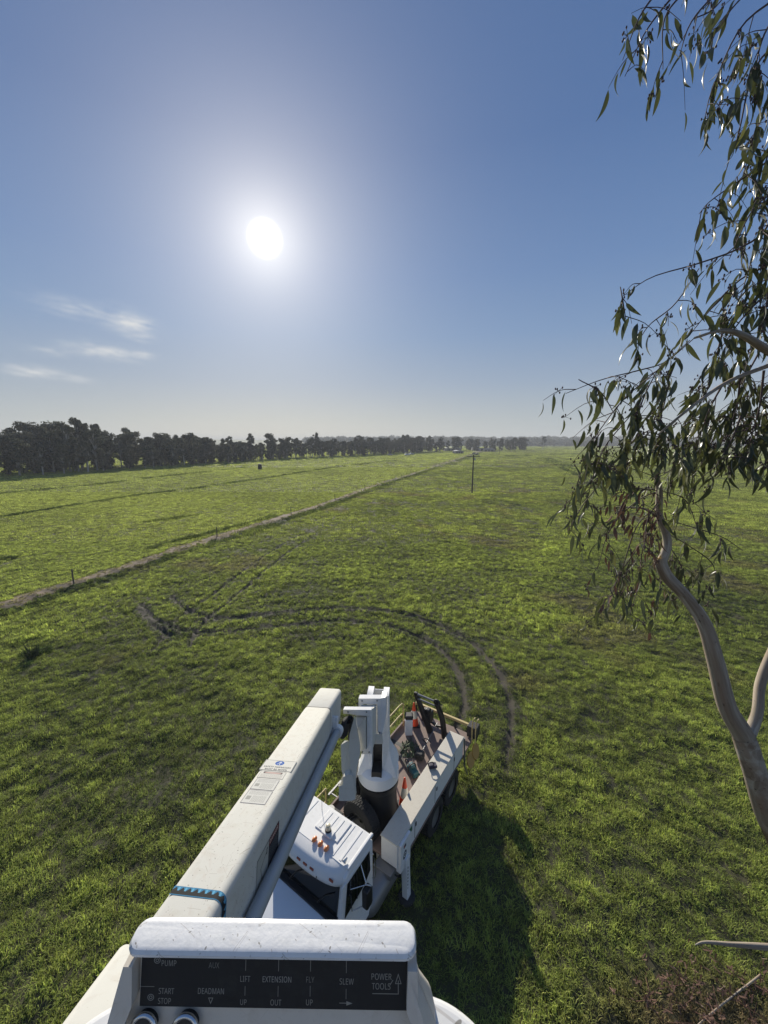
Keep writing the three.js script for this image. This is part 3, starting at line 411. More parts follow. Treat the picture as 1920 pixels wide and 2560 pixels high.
{ // warning panel on the boom's side: red and black text block, line drawing of a truck beside it
  const tex = canvasTex(512, 300, (c, w, h) => { c.fillStyle = '#b4b3a8'; c.fillRect(0, 0, w, h); c.fillStyle = '#1d1f24'; c.fillRect(260, 0, 252, h); c.fillStyle = '#6e2620'; c.fillRect(266, 8, 240, 62); c.fillStyle = '#c9b9ae'; c.font = 'bold 52px sans-serif'; c.fillText('DANGER', 276, 58); fineText(c, 276, 498, 92, 284, 17, 'rgba(150,150,150,.5)'); c.strokeStyle = '#1a1c20'; c.lineWidth = 6; c.strokeRect(3, 3, w - 6, h - 6); c.lineWidth = 7; c.beginPath(); c.moveTo(40, 262); c.lineTo(150, 262); c.lineTo(150, 232); c.lineTo(60, 232); c.lineTo(40, 262); c.moveTo(70, 270); c.arc(70, 270, 10, 0, 7); c.moveTo(140, 270); c.arc(130, 270, 10, 0, 7); c.moveTo(120, 230); c.lineTo(90, 130); c.lineTo(205, 70); c.moveTo(205, 50); c.lineTo(235, 50); c.lineTo(228, 92); c.lineTo(208, 92); c.closePath(); c.stroke(); });
  const g = new THREE.PlaneGeometry(.62, .35); g.rotateY(Math.PI / 2); g.translate(.2525, -.42, 2.92); g.applyMatrix4(bMat); wp('danger_label', g, S(rgb(.85, .85, .85), .95, 0, { map: tex }), boom);
}
// bucket and control console; the tub stands round the person holding the camera
const tub = (() => { const o = roundRect(.90, 1.0, .16), hole = roundRect(.80, .90, .12); o.holes.push(hole); const g = new THREE.ExtrudeGeometry(o, { depth: 1.0, bevelEnabled: true, bevelSize: .012, bevelThickness: .012, bevelSegments: 3, curveSegments: 10 }); g.rotateX(-Math.PI / 2); const floor = new THREE.ExtrudeGeometry(roundRect(.86, .96, .14), { depth: .05, bevelEnabled: false }); floor.rotateX(-Math.PI / 2); const rim = roundRect(.99, 1.09, .2), rh = roundRect(.79, .89, .11); rim.holes.push(rh); const rg = new THREE.ExtrudeGeometry(rim, { depth: .03, bevelEnabled: true, bevelSize: .018, bevelThickness: .018, bevelSegments: 4, curveSegments: 10 }); rg.rotateX(-Math.PI / 2); rg.translate(0, .985, 0); return boxUV(merge([g, floor, rg])).translate(-.23, 8.71, -.12); })();
const bucket = wp('bucket', tub, M.gloss);
wp('fly_jib', merge([rod(onBoom(0, -.3, 5.9), V(-.9, 8.5, .55), .12), rod(V(-.9, 8.5, .55), V(-.25, 8.66, .1), .1)]), M.cream);
const YC = 10.0, cyaw = -.012;
const conRot = g => flat(g).translate(.22, 0, .62).rotateY(cyaw).translate(-.22, 0, -.62);
{ // console body: a hood over a recessed sloping face
  const q = (x, y, f) => V(x, y, -f);
  const ringAt = (x0, x1, y, f0, f1, r) => { const s = []; const c = [[x1 - r, f0 + r, -90], [x1 - r, f1 - r, 0], [x0 + r, f1 - r, 90], [x0 + r, f0 + r, 180]]; for (const [cx, cf, a0] of c) for (let i = 0; i <= 5; i++) { const a = (a0 + i * 18) * D2R; s.push(V(cx + r * Math.cos(a), y, -(cf + r * Math.sin(a)))); } return s; };
  const loft = rings => { const pos = [], idx = [], n = rings[0].length; rings.forEach(r => r.forEach(p => pos.push(...p.toArray()))); for (let j = 0; j < rings.length - 1; j++) for (let i = 0; i < n; i++) { const a = j * n + i, b = j * n + (i + 1) % n; idx.push(a, b, a + n, b, b + n, a + n); } const cap = (j, s) => { const o = pos.length / 3, c = rings[j].reduce((m, p) => m.add(p), V(0, 0, 0)).divideScalar(n); pos.push(...c.toArray()); for (let i = 0; i < n; i++) { const a = j * n + i, b = j * n + (i + 1) % n; s ? idx.push(o, a, b) : idx.push(o, b, a); } }; cap(0, false); cap(rings.length - 1, true); const g = new THREE.BufferGeometry(); g.setAttribute('position', new THREE.Float32BufferAttribute(pos, 3)); g.setIndex(idx); g.computeVertexNormals(); return g; };
  const hood = loft([ringAt(-.516, .063, YC - .017, .598, .652, .022), ringAt(-.52, .066, YC - .013, .592, .654, .024), ringAt(-.52, .066, YC - .007, .592, .654, .024), ringAt(-.516, .063, YC - .001, .596, .650, .022), ringAt(-.509, .058, YC + .001, .602, .643, .016), ringAt(-.505, .054, YC + .001, .606, .639, .014)]);
  const console_ = wp('control_console', boxUV(conRot(toCreasedNormals(flat(hood), .5)), .25), M.gloss, bucket);
  const body = loft([ringAt(-.60, .125, YC - .32, .535, .70, .03), ringAt(-.575, .105, YC - .2, .566, .68, .03), ringAt(-.54, .078, YC - .14, .583, .67, .028), ringAt(-.522, .066, YC - .09, .599, .665, .02), ringAt(-.519, .064, YC - .034, .613, .66, .016)]);
  wp('console_body', boxUV(conRot(toCreasedNormals(flat(body), .7)), .25), M.facia, bucket);
  for (const [x, b] of [[-.511, -.55], [.057, .10]]) { wp('console_cheek', boxUV(conRot(prism([q(x - .009, YC - .03, .587), q(x + .009, YC - .03, .587), q(x + .012, YC - .1, .568), q(b + .012, YC - .2, .53), q(b - .01, YC - .2, .53), q(x - .012, YC - .1, .568)], [q(x - .009, YC - .03, .625), q(x + .009, YC - .03, .625), q(x + .012, YC - .1, .62), q(b + .012, YC - .2, .60), q(b - .01, YC - .2, .60), q(x - .012, YC - .1, .62)])), .25), M.facia, bucket); }
  const label = canvasTex(1536, 288, (c, w, h) => {
    c.fillStyle = '#101113'; c.fillRect(0, 0, w, h);
    for (let i = 0; i < 260; i++) { c.fillStyle = `rgba(${rnd() < .6 ? '60,58,54' : '4,4,5'},${rr(.03, .14)})`; c.beginPath(); c.ellipse(rr(420, 1250), rr(0, h), rr(4, 40), rr(4, 40), 0, 0, 7); c.fill(); }
    for (let i = 0; i < 90; i++) { c.fillStyle = `rgba(150,146,138,${rr(.1, .35)})`; c.fillRect(rr(0, w), rr(0, h), rr(1, 4), rr(1, 3)); }
    const ink = '#8b887f', T = (t, x, y, s = 46, col = ink) => { c.save(); c.translate(x, y); c.scale(.72, 1); c.fillStyle = col; c.font = `${s}px sans-serif`; c.textAlign = 'center'; c.fillText(t, 0, 0); c.restore(); };
    const bar = (x, y0, y1) => { c.fillStyle = ink; c.fillRect(x - 1.5, y0, 3, y1 - y0); };
    T('PUMP', 158, 60); T('AUX', 420, 68, 46, '#6f6d68'); T('START', 150, 218); T('STOP', 142, 274); T('DEADMAN', 408, 214); T('LIFT', 602, 142, 46, '#8a8780'); T('UP', 596, 272, 44, '#8a8780'); T('EXTENSION', 786, 142, 46, '#96938b'); T('OUT', 782, 272); T('FLY', 976, 140, 46, '#77746e'); T('UP', 974, 268); T('SLEW', 1186, 148, 48); T('POWER', 1385, 118, 50); T('TOOLS', 1385, 172, 50);
    for (const [x, a, b, d, e] of [[604, 8, 80, 166, 220], [794, 4, 80, 162, 222], [978, 0, 78, 158, 218], [1184, 10, 84, 172, 230]]) { bar(x, a, b); bar(x, d, e); }
    c.strokeStyle = ink; c.lineWidth = 4; c.beginPath(); c.moveTo(396, 236); c.lineTo(420, 236); c.lineTo(408, 266); c.closePath(); c.stroke();
    c.beginPath(); c.moveTo(1146, 252); c.lineTo(1196, 252); c.stroke(); c.fillStyle = ink; c.beginPath(); c.moveTo(1186, 240); c.lineTo(1222, 253); c.lineTo(1186, 266); c.fill();
    c.beginPath(); c.moveTo(1334, 196); c.lineTo(1482, 196); c.lineTo(1482, 120); c.stroke(); c.beginPath(); c.moveTo(1466, 138); c.lineTo(1482, 86); c.lineTo(1498, 138); c.closePath(); c.stroke(); c.beginPath(); c.moveTo(1432, 150); c.lineTo(1452, 118); c.stroke();
    c.fillStyle = ink; c.fillRect(0, 176, 80, 3);
    for (const [x, y] of [[62, 238], [90, 28]]) { c.beginPath(); c.arc(x, y, 17, 0, 7); c.stroke(); c.beginPath(); c.arc(x, y, 8, 0, 7); c.stroke(); }
  });
  const lx = -.222, g = new THREE.PlaneGeometry(.540, .094); g.rotateX(-.262); g.translate(lx, YC - .0725, -.5915);
  const lab = wp('control_label', conRot(g), S(rgb(1, 1, 1), .7, 0, { map: label }), bucket);
  wp('label_plate', conRot(boxUV(new THREE.BoxGeometry(.545, .099, .022).rotateX(-.262).translate(lx, YC - .0755, -.6045))), M.facia, bucket);
  for (const x of [-.478, -.395]) { wp('gauge_ring', conRot(new THREE.TorusGeometry(.023, .005, 10, 30).rotateX(-.4).translate(x, YC - .148, -.563)), M.chrome, bucket); wp('gauge_face', conRot(new THREE.CylinderGeometry(.021, .021, .02, 24).rotateX(Math.PI / 2 - .4).translate(x, YC - .15, -.571)), M.black, bucket); }
  for (let i = 0; i < 4; i++) wp('lever', conRot(merge([rod(V(-.31 + i * .09, YC - .2, -.56), V(-.31 + i * .09, YC - .24, -.50), .007), new THREE.SphereGeometry(.016, 12, 8).translate(-.31 + i * .09, YC - .245, -.495)])), M.black, bucket);
}

// ---------------------------------------------------------------- loose things on the truck
const onTruck = (x, y, z) => V(x, y, z).applyMatrix4(truck.matrixWorld).toArray();
function cone(pos, label, tilt) { const t = thing('traffic_cone', label, 'traffic cone', 'traffic cones on the truck', pos); const P2 = a => a.map(([r, y]) => new THREE.Vector2(r, y)); mesh('base', bx(.38, .035, .38, 0, .018, 0, .012), M.black, t); mesh('cone_body', flat(new THREE.LatheGeometry(P2([[.155, .035], [.028, .86], [.02, .875], [0, .875]]), 28)), M.cone, t); mesh('reflective_band', flat(new THREE.LatheGeometry(P2([[.1185, .30], [.074, .585]]), 28)), M.band, t); t.rotation.set(...tilt); return t; }
cone(onTruck(.50, 1.1, -1.5), 'orange traffic cone with pale band standing inside the long toolbox', [0, .4, 0]);
cone(onTruck(-.78, 1.1, -4.35), 'orange traffic cone by the far rail of the deck', [.02, 0, .03]);
{ // chainsaw on the deck, teal body
  const t = thing('chainsaw', 'teal chainsaw with a long bar lying on the truck deck', 'chainsaw', null, onTruck(.2, 1.1, -2.5), .5);
  mesh('body', merge([bx(.22, .2, .42, 0, .12, 0, .06), bx(.16, .12, .2, 0, .25, -.06, .04)]), M.teal, t); mesh('handle', tubeOf([V(-.12, .1, -.05), V(-.13, .3, -.02), V(.05, .36, 0), V(.13, .12, 0)], [.018, .018], 7), M.black, t); mesh('rear_handle', tubeOf([V(0, .2, -.18), V(0, .26, -.34), V(0, .1, -.42), V(0, .06, -.2)], [.02, .02], 7), M.black, t); mesh('guide_bar', bx(.012, .09, .62, .1, .12, .5, .004), M.chrome, t);
  const u = thing('hedge_trimmer', 'black engine pole tool lying across the deck behind the chainsaw', 'power tool', null, onTruck(.12, 1.1, -3.1), 2.6);
  mesh('engine', merge([bx(.26, .24, .26, 0, .16, 0, .06), bx(.14, .14, .16, .14, .2, .1, .04)]), M.dark, u); mesh('shaft', rod(V(0, .16, .1), V(.05, .25, 1.5), .016), M.steel, u); mesh('grip', tubeOf([V(-.14, .3, .5), V(0, .36, .52), V(.14, .3, .5), V(0, .2, .5)], [.016, .016], 6), M.black, u);
  const k = thing('power_tool', 'small dark power tool resting on the toolbox lid', 'power tool', null, onTruck(.86, 1.757, -2.42), .2);
  mesh('tool_body', merge([bx(.2, .11, .16, 0, .055, 0, .04), bx(.1, .08, .18, .08, .10, .05, .03)]), S(rgb(.03, .025, .05), .5), k); mesh('tool_handle', tubeOf([V(-.08, .09, 0), V(-.12, .16, .02), V(0, .19, .02), V(.08, .12, .02)], [.014, .014], 6), M.black, k);
  const w = thing('water_drum', 'white drum with black top beside the far rail', 'drum', null, onTruck(-.72, 1.1, -3.85), 0);
  mesh('drum_body', bx(.26, .62, .24, 0, .31, 0, .05), M.white, w); mesh('drum_top', bx(.28, .14, .27, 0, .69, 0, .05), M.black, w);
  const pl = thing('timber_prop', 'long dark timber prop lying across the deck', 'timber', null, onTruck(-.55, 1.1, -2.9), 33.6 * D2R * -1);
  mesh('beam', bx(.07, .06, 1.6, 0, .03, 0, .008), M.timber, pl); mesh('crosspiece', bx(.07, .05, 1.3, .28, .092, .2, .008, [0, 1.0, 0]), M.timber, pl);
  const lf = [], leafQ = () => { const g = new THREE.PlaneGeometry(rr(.02, .035), rr(.1, .18)); g.rotateX(rr(-2, 2)); g.rotateY(rr(0, 6.3)); return g; };
  for (let i = 0; i < 130; i++) { const a = rr(0, 6.3), r = .32 * Math.sqrt(rnd()); lf.push(leafQ().translate(r * Math.cos(a), rr(.01, .16) * (1 - r * 2), r * Math.sin(a))); }
  const cut = thing('leaf_cuttings', 'heap of cut green leaves lying on the deck', 'leaves', null, onTruck(-.35, 1.1, -3.25)); const lm = mesh('cuttings', merge(lf), P(rgb(.07, .10, .04), .7, { side: THREE.DoubleSide }), cut); lm.userData.kind = 'stuff';
}

// ---------------------------------------------------------------- fence posts, power poles, farm
const post = (() => { const g = thing('fence_post', 'short dark timber post standing on the bare strip along the paddock', 'fence post', 'posts of the long paddock fence'); mesh('post', merge([tubeOf([V(0, -.2, 0), V(.01, .5, 0), V(.03, 1.08, .01)], [.055, .052, .048], 8), new THREE.CylinderGeometry(.046, .05, .02, 8).translate(.03, 1.085, .01)]), M.timber, g); mesh('insulator', merge([bx(.05, .06, .05, .07, .95, 0, .01), bx(.05, .06, .05, .065, .65, 0, .01)]), M.black, g); return g; })();
const postAt = [[185, 1464], [543, 1345], [728, 1288], [838, 1251], [912, 1224], [962, 1206], [1003, 1193], [1040, 1183], [1066, 1174], [1088, 1167], [1108, 1160], [1124, 1154]];
postAt.forEach(([px, py], i) => { const p = G(px, py), h = groundH(p.x, -p.z); if (i) copyOf(post, [p.x, h, p.z], i * 1.3, [1, rr(.92, 1.08), 1]); else { post.position.set(p.x, h, p.z); post.scale.y = 1.1; } });
const pk = (() => { const p = G(88, 1228), g = thing('star_picket', 'thin steel picket in the far paddock before the trees', 'fence post', 'pickets of the far fence', [p.x, 0, p.z]); mesh('picket', merge([bx(.07, 1.35, .015, 0, .6, 0, .003), bx(.015, 1.35, .05, 0, .6, -.03, .003)]), M.timber, g); mesh('picket_cap', bx(.08, .06, .08, 0, 1.3, 0, .02), M.black, g); return g; })();
for (const q of [[224, 1214], [337, 1202], [426, 1192], [500, 1183], [560, 1177]]) { const p = G(...q); copyOf(pk, [p.x, 0, p.z], rr(0, 3), [1, rr(.9, 1.1), 1]); }
{ const p = G(650, 1173), t = thing('water_tank', 'dark upright tank standing alone in the far paddock', 'tank', null, [p.x, 0, p.z]); mesh('tank_body', new THREE.CylinderGeometry(.75, .8, 2.0, 20).translate(0, 1, 0), M.dark, t); mesh('tank_lid', new THREE.CylinderGeometry(.2, .78, .25, 20).translate(0, 2.12, 0), M.dark, t); }
function pole(pos, label, h) {
  const t = thing('power_pole', label, 'power pole', 'power poles across the paddocks', pos, -.35);
  mesh('pole', rod(V(0, -.3, 0), V(0, h, 0), .17, .12, 14), M.timber, t); const a = mesh('crossarm', bx(2.8, .13, .11, 0, h - .35, .1, .01), M.timber, t);
  for (const x of [-1.28, -.5, .5, 1.28]) mesh('insulator', merge([new THREE.CylinderGeometry(.05, .06, .14, 10).translate(x, h - .22, .1), new THREE.SphereGeometry(.06, 10, 6).translate(x, h - .12, .1)]), M.grey, a);
  mesh('transformer', merge([new THREE.CylinderGeometry(.16, .16, .5, 14).translate(.34, h - .9, .05), bx(.2, .06, .06, .2, h - .9, .05)]), M.grey, t); return t;
}
{ const p = G(1180, 1233); pole([p.x, 0, p.z], 'tall dark timber power pole standing in the open near paddock', 8.3); const q = G(1248, 1139); pole([q.x, 0, q.z], 'distant thin power pole by the lane near the farm sheds', 9.5); }
function shed(name, label, px, py, w, d, h, dy, wallM, roofM, ry) {
  const p = G(px, py), t = thing(name, label, 'shed', 'farm buildings at the far end of the lane', [p.x, 0, p.z], ry);
  mesh('wall', bx(w, h, d, 0, h / 2, 0, .02), wallM, t);
  const r = new THREE.ExtrudeGeometry(shapeOf([[-w / 2 - .5, 0], [0, dy], [w / 2 + .5, 0], [w / 2 + .5, .15], [0, dy + .18], [-w / 2 - .5, .15]]), { depth: d + 1, bevelEnabled: false }); mesh('roof', boxUV(r.translate(0, h, -d / 2 - .5)), roofM, t);
  for (let i = -1; i <= 1; i++) mesh('doorway', bx(w * .16, h * .7, .06, i * w * .28, h * .35, d / 2 + .035, 0), M.dark, t);
  return t;
}
shed('farm_shed', 'long low shed with pale roof among the farm trees', 1130, 1128, 20, 10, 3.6, 1.6, M.wall, M.pale, .1);
shed('farm_shed', 'wide grey roofed shed right of the lane end', 1205, 1127, 26, 12, 3.4, 2.0, M.wall, M.roof, -.1);
shed('farm_shed', 'small pale skillion shed close to the parked machinery', 1145, 1134, 9, 5, 2.4, .7, M.wall, M.pale, .3);
shed('farm_shed', 'narrow pale roofed lean-to beside the grey shed', 1222, 1129, 12, 5, 2.6, .8, M.wall, M.pale, -.2);
function ute(px, py, ry, label, c) { const p = G(px, py), t = thing('parked_vehicle', label, 'vehicle', 'vehicles parked near the farm', [p.x, 0, p.z], ry); mesh('body', merge([bx(4.6, .75, 1.8, 0, .75, 0, .15), bx(2.1, .7, 1.6, -.2, 1.4, 0, .25)]), S(c, .4), t); mesh('window', bx(1.7, .4, 1.64, -.2, 1.47, 0, .08), M.glass, t); for (const x of [-1.4, 1.4]) for (const z of [-.8, .8]) mesh('wheel', new THREE.CylinderGeometry(.36, .36, .24, 18).rotateX(Math.PI / 2).translate(x, .36, z), M.rubber, t); }
ute(1018, 1139, .2, 'white vehicle parked in front of the tree belt', rgb(.7, .7, .7)); ute(1028, 1137, .5, 'pale vehicle parked beside the white one', rgb(.55, .55, .56)); ute(975, 1139, -.2, 'grey vehicle parked alone before the trees', rgb(.3, .3, .32)); ute(1185, 1136, .9, 'dark vehicle standing at the lane end', rgb(.05, .05, .06)); ute(1193, 1138, 1.2, 'black vehicle standing beside the lane', rgb(.03, .03, .03));

// ---------------------------------------------------------------- trees round the fields
function leafBlob(out, cx, cy, cz, rx, ry, rz, n, s0, s1) { for (let i = 0; i < n; i++) { const a = rr(0, 6.283), c = rr(-1, 1), q = Math.sqrt(1 - c * c), r = Math.pow(rnd(), .42); const x = cx + rx * r * q * Math.cos(a), y = cy + ry * r * c, z = cz + rz * r * q * Math.sin(a), s = rr(s0, s1), u = V(rr(-1, 1), rr(-1, 1), rr(-1, 1)).normalize(), v = V(rr(-1, 1), rr(-1.4, .2), rr(-1, 1)).cross(u).normalize(); out.push(x - u.x * s, y - u.y * s, z - u.z * s, x + u.x * s, y + u.y * s, z + u.z * s, x + v.x * s * 1.3, y + v.y * s * 1.3, z + v.z * s * 1.3); } }
const crownMats = [[.085, .092, .05], [.066, .075, .042], [.105, .105, .062]].map(c => P(rgb(...c), .9, { side: THREE.DoubleSide, transmission: .25, thickness: 0 }));
const trunkMat = S(rgb(.42, .39, .34), .9);
function makeTree(i, h, lowest, lobes, spread, n) {
  const t = thing('eucalyptus_tree', 'grey green eucalyptus in the dense wood edging the paddock', 'tree', 'trees of the wood along the paddock');
  const tg = [tubeOf([V(0, -.3, 0), V(rr(-.3, .3), h * .3, rr(-.3, .3)), V(rr(-.8, .8), h * .6, rr(-.8, .8)), V(rr(-1, 1), h * .82, rr(-1, 1))], [.34, .26, .18, .07], 7)], cl = [];
  for (let k = 0; k < lobes; k++) { const y = lerp(lowest, .93, Math.pow(k / (lobes - 1), .8)) * h, w = spread * (1 - .55 * Math.abs(y / h - .62) / .4), a = rr(0, 6.3), r = w * rr(.1, .95), x = Math.cos(a) * r, z = Math.sin(a) * r; tg.push(tubeOf([V(0, y * .55, 0), V(x * .4, y * .8, z * .4), V(x, y, z)], [.11, .07, .03], 5)); const q = rr(.45, 1.25) * spread * .29; leafBlob(cl, x, y, z, q, q * rr(.6, .9), q, Math.floor(n / lobes), .14, .36); }
  mesh('trunk', merge(tg), trunkMat, t); const g = new THREE.BufferGeometry(); g.setAttribute('position', new THREE.Float32BufferAttribute(cl, 3)); g.computeVertexNormals(); mesh('crown', g, crownMats[i % 3], t); return t;
}
const protos = [[15, .14, 34, 4.5, 6400], [16.5, .12, 36, 4.2, 6800], [13.5, .08, 34, 4.8, 6400], [17, .3, 30, 4.0, 5600], [12, .06, 30, 4.8, 6000], [14.5, .34, 26, 3.8, 4800]].map((a, i) => makeTree(i, ...a));
const rowA = [[-280, 1214, 15], [0, 1191, 15.5], [200, 1183, 15.2], [300, 1175, 14.5], [400, 1167, 14], [560, 1158, 13], [700, 1149, 11.5], [850, 1143, 12.4], [1000, 1134, 14.5], [1090, 1130, 16.5]];
let first = 0;
const put = (x, z, h) => { const i = Math.floor(rnd() * 6), src = protos[i], s = h / [15, 16.5, 13.5, 17, 12, 14.5][i] * rr(.84, 1.06), pos = [x, 0, z], ry = rr(0, 6.3), sc = [s * rr(.85, 1.2), s, s * rr(.85, 1.2)]; if (!src.userData.placed) { src.userData.placed = true; src.position.set(...pos); src.rotation.y = ry; src.scale.set(...sc); } else copyOf(src, pos, ry, sc); };
for (let k = 0; k < rowA.length - 1; k++) {
  const a = G(rowA[k][0], rowA[k][1]), b = G(rowA[k + 1][0], rowA[k + 1][1]), len = a.distanceTo(b), dir = b.clone().sub(a).normalize(), back = V(dir.z, 0, -dir.x); if (back.z > 0 && back.x > 0) back.negate(); if (back.z > 0) back.negate();
  const far = (-a.z - b.z) / 2, gap = far > 250 ? 7.9 : 6.0;
  for (let row = 0; row < (far > 250 ? 4 : 5); row++) for (let d = rr(0, gap); d < len; d += gap * rr(.7, 1.35)) { const t = d / len, p = a.clone().addScaledVector(dir, d).addScaledVector(back, row * 6.5 + rr(-2.4, 2.4) + (row ? 2 : 0)); put(p.x, p.z, lerp(rowA[k][2], rowA[k + 1][2], t) * (row ? (1 + .03 * row) * rr(.78, 1.12) * (rnd() < .14 ? 1.2 : 1) : .62 + .36 * rnd())); }
}
for (const [px, py, h, n, w] of [[1165, 1128, 17, 3, 22], [1250, 1129, 15, 4, 30], [1290, 1127, 17, 5, 50], [1310, 1126, 16, 4, 40], [1060, 1130, 18, 4, 30], [1110, 1129, 16, 5, 40], [1150, 1126, 15, 4, 40], [1225, 1125, 14, 4, 60], [1270, 1125, 15, 4, 60], [1400, 1117, 15, 5, 140], [1460, 1117, 15, 5, 140], [1130, 1126, 17, 5, 60]]) { const p = G(px, py); for (let i = 0; i < n; i++) put(p.x + rr(-w, w) * .6, p.z + rr(-w, w) * .3 - 6, h * rr(.8, 1.1)); }
for (const s of protos) delete s.userData.placed;
{ const p = G(1357, 1124), t = makeTree(1, 17, .45, 12, 7, 3400); t.name = numbered('paddock_tree'); t.userData = { label: 'lone spreading tree standing by itself in the far paddock', category: 'tree' }; t.position.set(p.x, 0, p.z); t.scale.set(1.25, 1.15, 1.25); t.children[0].castShadow = true; }
{ // far woods on the low rise at the horizon
  const cl = []; leafBlob(cl, 0, 5, 0, 9, 5, 9, 260, 1.0, 2.0); const g = new THREE.BufferGeometry(); g.setAttribute('position', new THREE.Float32BufferAttribute(cl, 3)); g.computeVertexNormals();
  const m4 = new THREE.Matrix4(), q = new THREE.Quaternion(), mats = [];
  for (let i = 0; i < 1500; i++) { const az = rr(-.2, .95), r = rr(900, 1500), x = Math.tan(az) * r, s = rr(.7, 1.5); q.setFromAxisAngle(V(0, 1, 0), rr(0, 6.3)); mats.push(m4.compose(V(x, (r - 900) * .03 - 1, -r), q, V(s, s * rr(.9, 1.4), s)).clone()); }
  const im = new THREE.InstancedMesh(g, crownMats[1], mats.length); mats.forEach((m, i) => im.setMatrixAt(i, m)); im.name = 'distant_wood'; shadows(im); scene.add(im); tag(im, 'dark distant woodland along the horizon', 'woodland', null, 'stuff');
  const hg = new THREE.PlaneGeometry(5200, 900, 60, 6); hg.rotateX(-Math.PI / 2); const pp = hg.attributes.position; for (let i = 0; i < pp.count; i++) pp.setY(i, -1.5 + 20 * sstep(380, -350, pp.getZ(i)) * (1 + .3 * nz(pp.getX(i) / 300, 1))); hg.computeVertexNormals(); hg.translate(900, 0, -1350); tag(mesh('hills', hg, S(rgb(.10, .13, .05), .95)), 'low wooded rise along the horizon', 'hill', null, 'structure');
}
{ // dark tussock left of the tracks
  const p = G(82, 1645), t = thing('rush_clump', 'dark upright clump of rushes alone in the near grass', 'plant', null, [p.x, groundH(p.x, -p.z), p.z]), b = [];
  for (let i = 0; i < 90; i++) { const a = rr(0, 6.3), l = rr(.4, .85), r = rr(0, .22); b.push(rod(V(r * Math.cos(a), 0, r * Math.sin(a)), V((r + l * .3) * Math.cos(a), l, (r + l * .3) * Math.sin(a)), .012, .003, 4)); }
  mesh('stems', merge(b), S(rgb(.03, .05, .02), .8), t);
}
// ---------------------------------------------------------------- the gum tree beside the bucket
const gum = thing('gum_tree', 'gum tree with pale limb and drooping leaves beside the bucket', 'tree');
const barkTex = canvasTex(256, 1024, (c, w, h) => { c.fillStyle = '#cbc5ba'; c.fillRect(0, 0, w, h); for (let i = 0; i < 420; i++) { const k = rnd(); c.fillStyle = k < .4 ? `rgba(128,110,92,${rr(.06, .3)})` : k < .7 ? `rgba(225,220,210,${rr(.06, .3)})` : `rgba(156,128,102,${rr(.05, .2)})`; c.beginPath(); c.ellipse(rr(0, w), rr(0, h), rr(3, 26), rr(14, 120), rr(-.2, .2), 0, 7); c.fill(); } for (let i = 0; i < 60; i++) { c.fillStyle = `rgba(40,30,24,${rr(.2, .7)})`; c.beginPath(); c.ellipse(rr(0, w), rr(0, h), rr(1, 6), rr(1, 5), rr(0, 3), 0, 7); c.fill(); } });
barkTex.repeat.set(1, .28);
const limbMat = S(rgb(.66, .62, .56), .85, 0, { map: barkTex }), darkLimb = limbMat, twigMat = S(rgb(.085, .055, .05), .75), leafMats = [[.070, .080, .026], [.088, .10, .026], [.056, .070, .036], [.125, .13, .036]].map(c => P(rgb(...c), .95, { side: THREE.DoubleSide, transmission: .4, thickness: 0, clearcoat: .5, clearcoatRoughness: .26 })), deadMat = P(rgb(.15, .08, .05), .9, { side: THREE.DoubleSide, transmission: .2, thickness: 0 });
const R = (px, d) => px * .88 * K / FOC * d / 2;
const fork = L(1606, 1590, 3.2);
const trunkPts = [V(7.2, -.3, -3.0), V(6.8, 2.5, -2.8), V(5.6, 5.2, -2.5), L(1850, 2150, 3.5), L(1672, 1800, 3.3), L(1632, 1672, 3.22), fork];
mesh('trunk', tubeOf(trunkPts, [.24, .2, .16, .11, .095, R(50, 3.2), R(48, 3.2)], 14, 48), limbMat, gum);
const limbPts = [L(1626, 1650, 3.22), fork, L(1572, 1530, 3.17), L(1546, 1430, 3.12), L(1520, 1345, 3.08), L(1478, 1285, 3.04), L(1437, 1240, 3), L(1424, 1205, 3)];
mesh('limb', tubeOf(limbPts, [R(48, 3.2), R(46, 3.2), R(40, 3.15), R(36, 3.1), R(32, 3.05), R(28, 3), R(28, 3), R(27, 3)], 14, 44), limbMat, gum);
mesh('upper_limb', tubeOf([L(1426, 1222, 3), L(1441, 1180, 3), L(1438, 1150, 3), L(1424, 1115, 3), L(1424, 1060, 3), L(1416, 1020, 3.02)], [R(23, 3), R(20, 3), R(18, 3), R(17, 3), R(15, 3), R(11, 3)], 10, 30), limbMat, gum);
{ const sp_ = []; for (let i = 0; i < 16; i++) { const a = L(1424 + rr(-6, 6), 1212 + rr(-4, 6), 2.98); sp_.push(rod(a, a.clone().add(V(rr(-.03, .01), rr(.01, .05), rr(-.01, .02))), .006, .001, 5)); } mesh('splintered_wood', merge(sp_), S(rgb(.55, .38, .14), .8), gum); }
mesh('side_limb', tubeOf([L(1614, 1600, 3.2), L(1636, 1540, 3.25), L(1642, 1480, 3.3), L(1672, 1400, 3.35), L(1740, 1280, 3.4)], [R(26, 3.2), R(23, 3.2), R(22, 3.2), R(20, 3.2), R(16, 3.2)], 10, 28), darkLimb, gum);
mesh('broken_stub', tubeOf([L(1330, 1095, 2.95), L(1395, 1100, 2.97), L(1424, 1118, 3)], [R(3, 3), R(6, 3), R(9, 3)], 6), limbMat, gum);
mesh('broken_branch', tubeOf([L(1501, 2041, 2.9), L(1516, 2036, 2.9), L(1580, 2040, 2.95), L(1660, 2046, 3), L(1780, 2060, 3.1)], [R(1.5, 3), R(5, 3), R(9, 3), R(14, 3), R(20, 3)], 10, 20), limbMat, gum);
